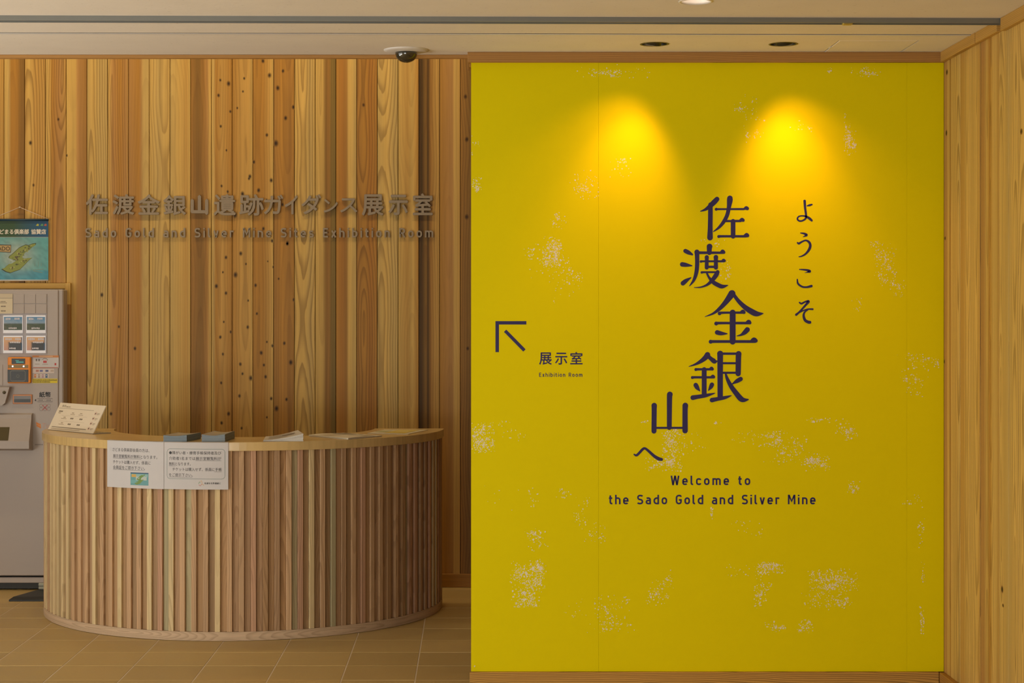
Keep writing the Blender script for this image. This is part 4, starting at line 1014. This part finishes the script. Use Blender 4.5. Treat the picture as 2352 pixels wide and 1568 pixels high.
for _ in range(60):
    t = rg.random(); bx = 30 + 40 * t + rg.uniform(-5, 5); by = 598 - 34 * t + rg.uniform(-5, 5)
    if rg.random() < .4: bx = 22 + 38 * t; by = 616 - 18 * t + rg.uniform(-4, 4)
    r = rg.uniform(1, 3); c = rg.choice([(.07, .09, .03), (.35, .36, .12), (.14, .20, .05), (.10, .07, .04)])
    poly(mb, lambda x, y, d: HP(x, y, .0012 + d), [(bx + r * math.cos(k) * rg.uniform(.6, 1.3), by + r * .7 * math.sin(k)) for k in [i * math.pi / 3 for i in range(6)]], c, rg.uniform(0, .0001))
poly(mb, lambda x, y, d: HP(x, y, .0012), [(-14, 561), (26, 562), (25, 580), (-14, 578)], (.05, .035, .02)); poly(mb, lambda x, y, d: HP(x, y, .0013), [(-13, 563), (25, 563.6), (24, 578.5), (-13, 577)], (.45, .32, .13))
type_on(mb, 'SADO', (-10, 23, 566, 575.5), lambda x, y: HP(x, y, .0015), .015, 1.0, (.04, .03, .02))
type_on(mb, 'さどまる倶楽部', (-12, 66.5, 526, 538), lambda x, y: HP(x, y, .0012), .03, 1.0, (.72, .68, .60))
type_on(mb, '協賛店', (71.5, 106, 526, 538), lambda x, y: HP(x, y, .0012), .03, 1.0, (.72, .68, .60))
for (x, c) in ((86, (.45, .45, .05)), (96, (.10, .30, .12)), (104, (.45, .10, .05))):
    poly(mb, lambda a, b, d: HP(a, b, .0012), [(x - 3.5, 518), (x, 513.5), (x + 3.5, 515), (x + 2.5, 519)], c)
# faint sailing ship drawing
for (a, b) in (((76, 620), (100, 618)), ((80, 612), (80, 604)), ((88, 612), (88, 600)), ((95, 611), (95, 604)), ((76, 622), (98, 626))):
    ring(mb, lambda x, y, d: HP(x, y, .0012), [a, b], .6, (.18, .30, .26), closed=False)
mb.obj('print', M_tone, bn, fix=False)

# ------------------------------------------------------------------ ticket machine
tmn = thing('ticket_machine', 'off-white ticket vending machine set in the cedar wall', 'ticket machine')
def MP(px, py, d=0.0): return (PX(px, YM), YM - d, PZ(py, YM))
def mbox(name, x0, x1, y0, y1, d0, d1, mat, parent=tmn, col=None, bev=.0008, **kw):
    mb = MB(); b = bev; mb.box(PX(x0, YM), PX(x1, YM), YM - d1, YM - d0, PZ(y1, YM), PZ(y0, YM), col, 0, b); return mb.obj(name, mat, parent, **kw)
xl = -112
mbox('cabinet', xl, 145, 664, 1322, -.62, -.002, M_mach, bev=.006)
mbox('door', xl + 2, 134.5, 665, 1321, 0, .006, M_mach, bev=.003)
mbox('lower_trim', xl, 145, 1325.5, 1338, -.6, .002, M_mach, bev=.002)
mbox('plinth', xl + 8, 138, 1338.2, 1353.5, -.55, -.03, M_black, bev=.001)
mb = MB(); 
for fx in (-2.78, -2.27): mb.tube((fx, YM + .06, .0005), (fx, YM + .06, .04), .018, 12)
mb.obj('foot', M_black, tmn)
mbox('button_panel', xl + 10, 109, 674.5, 812, .006, .009, plain('grey_panel', (.42, .40, .42), .5), bev=.001)
for r, (ya_, yb_) in enumerate(((675.5, 697), (698, 719.5))):
    for c_ in range(8):
        xa = 83.4 - 25.8 * c_; xb = xa + 25
        if xa < xl + 12: continue
        mbox('blank_button', xa, xb, ya_, yb_, .009, .012, M_mach, bev=.001)
mbox('price_label', -25, 30.5, 674.5, 720, .0125, .0135, M_paper, bev=.0002, label='cream printed paper label on the buttons')
mb = MB(); 
rect(mb, lambda x, y, d: MP(x, y, .0138), -25, 30.5, 674.5, 684, (.60, .52, .38), 0, 1); rect(mb, lambda x, y, d: MP(x, y, .0140), -25, 30.5, 684.2, 685, (.3, .25, .18), 0, 1)
rect(mb, lambda x, y, d: MP(x, y, .0137), -25, 30.5, 685, 720, (.66, .58, .42), 0, 1)
for (x0_, x1_, y_, h_) in ((3, 15, 691.7, 1.6), (2, 18, 694.8, 1.2), (4, 15, 702, 2.6), (4, 15, 712.6, 2.6)):
    n_ = 5
    for i in range(n_): w_ = (x1_ - x0_) / n_; rect(mb, lambda x, y, d: MP(x, y, .0140), x0_ + w_ * i, x0_ + w_ * (i + .72), y_, y_ + h_, (.12, .09, .06), 0, 1)
mb.obj('label_print', M_tone, tmn, fix=False)
def lerp(a, b, t): return tuple(x + (y - x) * t for x, y in zip(a, b))
M_btn = plain('brightened_button_frame', (.70, .69, .70), .35, emit=(.85, .88, 1.0), es=.16)  # weak glow added to make the white frames look brighter
for rw, (ya_, yb_) in enumerate(((724, 764.8), (770.6, 810.6))):
    for c_ in range(4):
        xa = 61.8 - 52.6 * c_; xb = xa + 45
        bt = mbox('select_button', xa, xb, ya_, yb_, .009, .018, M_btn, bev=.001)
        mb = MB(); nx_, ny_ = 10, 9; vs = []; cs = []; rg = random.Random(rw * 9 + c_)
        for i in range(nx_ + 1):
            for j in range(ny_ + 1):
                u, v = i / nx_, j / ny_
                if rw == 0:
                    c = lerp((.10, .26, .48), (.38, .46, .55), min(1, max(0, 1.4 * v - .3 * u + rg.uniform(-.15, .15)))) if v < .46 + .06 * u else lerp((.03, .06, .025), (.10, .10, .05), rg.random() * (1 - u))
                elif c_ < 2:
                    c = lerp((.70, .40, .16), (.55, .30, .24), v) if (v < .38 or u < .28) else (.03, .03, .035)
                    if u > .93: c = (.02, .08, .18)
                else: c = lerp((.05, .30, .40), (.03, .16, .22), v)
                vs.append(MP(xa + 1.8 + (41.8) * u, ya_ + 3.4 + 30.2 * v, .0184)); cs.append(c)
        mb.add(vs, [(i * (ny_ + 1) + j, i * (ny_ + 1) + j + 1, (i + 1) * (ny_ + 1) + j + 1, (i + 1) * (ny_ + 1) + j) for i in range(nx_) for j in range(ny_)], cs)
        # indistinct white captions
        for (u0, u1, v0, v1) in (((.10, .38, .08, .24), (.58, .88, .06, .22), (.26, .72, .80, .93)) if rw == 0 else ((.08, .45, .06, .24), (.62, .95, .06, .24), (.34, .90, .32, .46), (.30, .66, .78, .92))):
            n_ = max(2, int((u1 - u0) * 12)); w_ = (u1 - u0) / n_
            for i in range(n_):
                x = xa + 1.8 + 41.8 * (u0 + w_ * i); y = ya_ + 3.4 + 30.2 * v0; hh = 30.2 * (v1 - v0)
                rect(mb, lambda a, b, d: MP(a, b, .0188), x, x + 41.8 * w_ * .8, y + hh * rg.uniform(0, .15), y + hh * rg.uniform(.8, 1), (.62, .60, .66), 0, 1)
        pf = mb.obj('picture', M_photo, bt, fix=False)
# card reader
rd = mbox('card_reader', 20.7, 73, 819.9, 879.4, .006, .030, M_orange, bev=.004)
mbox('display', 30, 61, 822.8, 835.5, .030, .0315, M_black, rd, bev=.0004)
mb = MB()
for (a, b, c, d_) in ((39, 47, 826.6, 828.4), (41, 58, 829.5, 832.6)):
    for i in range(6): w_ = (b - a) / 6; rect(mb, lambda x, y, d: MP(x, y, .0318), a + w_ * i, a + w_ * (i + .75), c, d_, None, 0, 1)
mb.obj('display_text', M_screen, rd, fix=False)
mbox('strip', 22, 68, 837.4, 844.6, .030, .031, plain('olive_strip', (.26, .17, .04), .4), rd, bev=.0002)
mb = MB(); 
for x in (32.6, 57.8): mb.lathe(MP(x, 840.6, .0335), [(.0001, 0), (.0045, 0), (.0045, .003)], 12, axis='y')
mb.obj('indicator', M_led, rd)
mbox('touch_pad', 20.9, 68.4, 848.2, 876.8, .030, .0325, M_black, rd, bev=.001)
mb = MB(); P = []
for (cx, cy, s) in ((58, 854, -90), (58, 871, 0), (31, 871, 90), (31, 854, 180)):
    for k in range(5): t = math.radians(s + 22.5 * k); P.append((cx + 3.2 * math.cos(t), cy + 3.2 * math.sin(t)))
ring(mb, lambda x, y, d: MP(x, y, .0328), P, .45, (.22, .22, .19))
ring(mb, lambda x, y, d: MP(x, y, .0328), [(44.5 + 3.5 * math.cos(t), 863 + 3 * math.sin(t)) for t in [i * math.pi / 6 for i in range(12)]], .5, (.15, .15, .13))
mb.obj('pad_print', M_tone, rd, fix=False)
# stickers
st = mbox('payment_sticker', 75, 135.4, 815.6, 844.8, .006, .0068, M_paper, bev=.0001, label='white payment guide sticker with orange bands')
mb = MB(); RM = lambda x0, x1, y0, y1, c, d=.0072: rect(mb, lambda x, y, dd: MP(x, y, d), x0, x1, y0, y1, c, 0, 1)
RM(75, 135.4, 815.8, 820.6, (.60, .24, .07)); RM(77, 134, 843, 844.6, (.45, .13, .06)); RM(90, 122, 817.3, 819, (.75, .55, .35), .0074)
for x in (83, 89): RM(x, x + 3, 824, 829, (.12, .10, .09))
RM(81, 92, 835, 836.6, (.4, .35, .3)); RM(98, 111, 835.6, 837, (.4, .35, .3)); RM(100, 108, 828, 833, (.50, .06, .06)); RM(126, 130, 833.5, 838.5, (.50, .06, .06))
ring(mb, lambda x, y, d: MP(x, y, .0073), [(104 + 6 * math.cos(t), 827.5 + 5 * math.sin(t)) for t in [i * math.pi / 8 for i in range(9, 17)]], .6, (.3, .25, .2), closed=False)
RM(75.5, 125, 846.4, 856.6, (.64, .56, .52), .0070); 
for x, c in ((83, (.45, .20, .15)), (92, (.15, .15, .35)), (105, (.12, .13, .25)), (117, (.5, .40, .33))): RM(x, x + 7, 849, 853.5, c)
RM(78, 112.5, 858, 867.6, (.64, .56, .52), .0070)
for x, c in ((79, (.55, .20, .05)), (88, (.4, .3, .25)), (96.5, (.45, .3, .35)), (105, (.05, .12, .25))): RM(x, x + 5, 859, 867, c); RM(x + 1, x + 4, 861.5, 863, (.6, .5, .45), .0074)
RM(75.2, 132.6, 869.2, 879.4, (.70, .56, .02), .0070)
rg = random.Random(4)
for (x0_, x1_, y_) in ((77, 131, 871), (77, 115, 875.2)):
    x = x0_
    while x < x1_: w_ = rg.uniform(1.6, 2.6); RM(x, x + w_, y_ + rg.uniform(0, .6), y_ + 2.8, (.10, .08, .01)); x += w_ + .9
mb.obj('sticker_print', M_tone, st, fix=False)
# bill slot
bs = mbox('banknote_slot', 30.6, 75, 905.4, 927, .006, .014, plain('orange_frame', (.55, .22, .08), .4), bev=.002)
mbox('slot_mouth', 33.6, 72, 908.5, 923.8, .014, .0146, plain('slot_grey', (.20, .20, .21), .4), bs, bev=.0001)
mbox('slot_gap', 33.8, 71.8, 916, 923.4, .0146, .0150, M_black, bs, bev=.0001)
mb = MB(); F_ = lambda x, y: MP(x, y, .0066)
type_on(mb, '紙幣', (90.6, 117.3, 899.3, 912.4), F_, .03, 1.0, K)
poly(mb, lambda x, y, d: MP(x, y, .0066), [(79.8, 918.7), (83.6, 915.6), (83.6, 921.6)], K)
for (a, b) in ((86.6, 102.9), (104.6, 121.2)):
    ring(mb, lambda x, y, d: MP(x, y, .0066), [(a, 914.7), (b, 914.7), (b, 922.4), (a, 922.4)], .35, (.12, .11, .11))
    RMx = (b - a) / 6
    for i in range(4): rect(mb, lambda x, y, d: MP(x, y, .0066), a + RMx * (1 + i), a + RMx * (1.7 + i), 917.4, 919.8, (.15, .14, .14), 0, 1)
for r in range(2):
    for c_ in range(3): ring(mb, lambda x, y, d: MP(x, y, .0066), [(95 + 9 * c_ + 3.7 * math.cos(t), 931 + 8 * r + 3.7 * math.sin(t)) for t in [i * math.pi / 6 for i in range(12)]], .35, (.25, .23, .22))
for (a, b) in (((98, 929.5), (109, 941.5)), ((109.5, 929.5), (98, 941.5))): ring(mb, lambda x, y, d: MP(x, y, .0068), [a, b], .5, (.50, .05, .06), closed=False)
poly(mb, lambda x, y, d: MP(x, y, .0066), [(83.2, 968.6), (94, 973.5), (94.8, 983.8), (85, 978.5)], (.70, .22, .03)); ring(mb, lambda x, y, d: MP(x, y, .0068), [(84.5, 974), (94, 978)], .3, (.75, .4, .2), closed=False)
type_on(mb, 'Ticket', (97.5, 133, 971.5, 983.5), F_, .0, 1.0, (.55, .34, .27))
for i in range(6): rect(mb, lambda x, y, d: MP(x, y, .0066), 81 + 3.2 * i, 83.2 + 3.2 * i, 1019.6, 1021.6, (.2, .18, .17), 0, 1)
mb.obj('front_print', M_tone, tmn, fix=False)
# coin housing and tray
mb = MB(); 
pr = [(PX(xl + 12, YM), PZ(888, YM)), (PX(27, YM), PZ(888, YM)), (PX(17, YM), PZ(924, YM)), (PX(10, YM), PZ(930, YM)), (PX(xl + 12, YM), PZ(932, YM))]
mb.prism([(a, b) for a, b in pr], 1, YM - .05, YM - .0055); ch = mb.obj('coin_housing', M_mach, tmn)
mb = MB(); mb.lathe(MP(-3, 898.5, .0505), [(.0001, -.002), (.010, -.002), (.0185, -.004), (.0205, 0)], 24, (.65, .22, .05), axis='y'); mb.obj('coin_ring', M_tone, ch, label='orange coin slot ring')
mb = MB(); mb.lathe(MP(15.2, 900, .0505), [(.0001, -.009), (.007, -.009), (.009, 0)], 16, (.10, .085, .05), axis='y'); mb.obj('key_lock', M_tone, ch)
mbox('side_panel', xl + 12, 7, 837, 884.5, .006, .009, M_mach, bev=.001)
mb = MB(); ymid = YM - .005
prs = [(ymid, PZ(948, YM)), (ymid - .030, PZ(951, YM)), (ymid - .034, PZ(960, YM)), (ymid - .05, PZ(978, YM)), (ymid - .085, PZ(1013, YM - .08)), (ymid - .085, PZ(1030, YM - .08)), (ymid, PZ(1034, YM))]
mb.prism(prs, 0, PX(xl + 20, YM), PX(76, YM)); tray = mb.obj('tray_housing', M_mach, tmn)
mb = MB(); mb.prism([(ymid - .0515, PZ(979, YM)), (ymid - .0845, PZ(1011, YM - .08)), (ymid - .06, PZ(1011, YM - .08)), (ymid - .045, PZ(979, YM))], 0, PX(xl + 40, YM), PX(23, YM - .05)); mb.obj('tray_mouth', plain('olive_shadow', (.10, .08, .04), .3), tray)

# black wedge base with pale bars
wd = thing('wedge_base', 'black wedge-shaped rubber base with pale bars, on the floor between machine and desk', 'base')
mb = MB(); xa = -2.412; 
mb.prism([(9.248, .0008), (9.248, .009), (9.285, .020), (9.50, .028), (9.50, .0008)], 0, xa, -2.02); m_ = mb.obj('rubber_wedge', M_rubber, wd)
for v in m_.data.vertices:
    if v.co.x < -2.3: v.co.x += (v.co.y - 9.248) * .42
M_pale = plain('pale_bar', (.42, .43, .36), .35)
for z, r_ in ((.036, .008), (.0535, .009)):
    mb = MB(); mb.tube((-2.31, 9.47, z + .001), (-2.03, 9.47, z + .001), r_, 12); mb.obj('bar', M_pale, wd)

# ------------------------------------------------------------------ ceiling fixtures
dc = thing('dome_camera', 'white ceiling security camera with smoked black dome', 'camera', loc=(PX(933, 6.98), 6.98, ZC))
mb = MB(); mb.lathe((0, 0, 0), [(.0001, -.010), (.044, -.010), (.075, -.007), (.087, -.0035), (.088, -.0002)], 48); mb.obj('base_ring', M_white, dc)
mb = MB(); mb.lathe((0, 0, -.010), [(.0435, 0)] + [(.0435 * math.cos(t), -.005 - .035 * math.sin(t)) for t in [i * math.pi / 24 for i in range(12)]] + [(.0005, -.040)], 48); mb.obj('dome', M_dome, dc)
def downlight(x, y, aim, label, lit=True):
    d = thing('adjustable_downlight', label, 'ceiling light', 'spotlights recessed above the yellow wall', loc=(x, y, ZC))
    mb = MB(); mb.lathe((0, 0, 0), [(.050, .055), (.052, .001), (.0557, -.0008), (.0557, -.0015), (.0505, -.002), (.0495, .0)], 40); mb.obj('trim_ring', plain('dark_ring', (.16, .13, .03), .4), d)
    mb = MB(); mb.lathe((0, 0, 0), [(.0495, 0), (.048, .07), (.0001, .07)], 40); mb.obj('housing', M_black, d)
    a = Vector(aim).normalized(); c = Vector((0, 0, .030)); p0 = c - a * .03; p1 = c + a * .030
    mb = MB(); mb.tube(p0, p1, .030, 24, r1=.033)
    mb.obj('lamp_head', plain('gunmetal', (.05, .05, .055), .35, metal=.6), d)
    mb = MB(); s = a.orthogonal(); mb.tube(c + Vector((-.047, 0, 0)), c + Vector((-.030, 0, 0)), .004, 8); mb.tube(c + Vector((.030, 0, 0)), c + Vector((.047, 0, 0)), .004, 8); mb.obj('pivot', M_black, d)
    mb = MB(); mb.tube(p1 + a * .0003, p1 + a * .0015, .026, 24); mb.obj('lens', plain('warm_lens', (1, .8, .6), .3, emit=(1, .7, .4), es=3), d)
    return Vector((x, y, ZC)) + p1 + a * .01
P1 = downlight(.690, 6.828, (-.10, .22, -.55), 'round recessed spotlight above the yellow wall, nearer the security camera')
P2 = downlight(1.183, 6.828, (.08, .22, -.55), 'round recessed spotlight above the yellow wall, nearer the ceiling hatch')
spot('downlight_beam', P1, P1 + Vector((-.20, .115, -.62)), 11, (1.0, .47, .16), 86, 1.0, .02)
spot('downlight_beam', P2, P2 + Vector((.13, .115, -.62)), 13, (1.0, .47, .16), 86, 1.0, .02)
spot('downlight_core', P1, P1 + Vector((-.10, .155, -.62)), 19, (1.0, .47, .16), 60, 1.0, .02)
spot('downlight_core', P2, P2 + Vector((.06, .155, -.62)), 22, (1.0, .47, .16), 60, 1.0, .02)
d = thing('round_downlight', 'white ringed round downlight, lit, at the top edge of the ceiling', 'ceiling light', loc=(.733, 5.905, ZC))
mb = MB(); mb.lathe((0, 0, 0), [(.030, .050), (.046, .004), (.050, -.003), (.056, -.002), (.057, -.0002)], 40); mb.obj('trim_ring', M_white, d)
mb = MB(); mb.lathe((0, 0, 0), [(.0001, .028), (.040, .028), (.040, .06)], 32); mb.obj('lamp', M_lamp, d)
spot('downlight_beam', (.733, 5.905, ZC + .02), (.733, 5.8, 0), 12, (1.0, .82, .60), 95, 1.0, .03)
# more of the hall's downlights, out of frame towards the entrance
for (x, y) in ((-2.0, 4.2), (-.6, 3.0), (-2.0, 1.6), (-.6, .4)):
    spot('hall_lamp', (x, y, ZC - .02), (x, y, 0), 10, (1.0, .80, .56), 160, 1.0, .05)

# ------------------------------------------------------------------ rest of the room shell
m = MB(); m.box(XL - .1, XL, YR, YB + .05, 0, ZH); m.obj('wall_left', M_plaster, kind='structure')
m = MB(); m.box(XL - .1, -3.8, YR - .1, YR, 0, ZC); m.box(-.4, XR + .05, YR - .1, YR, 0, ZC); m.box(-3.8, -.4, YR - .1, YR, 2.42, ZC); m.obj('wall_front', M_plaster, kind='structure')
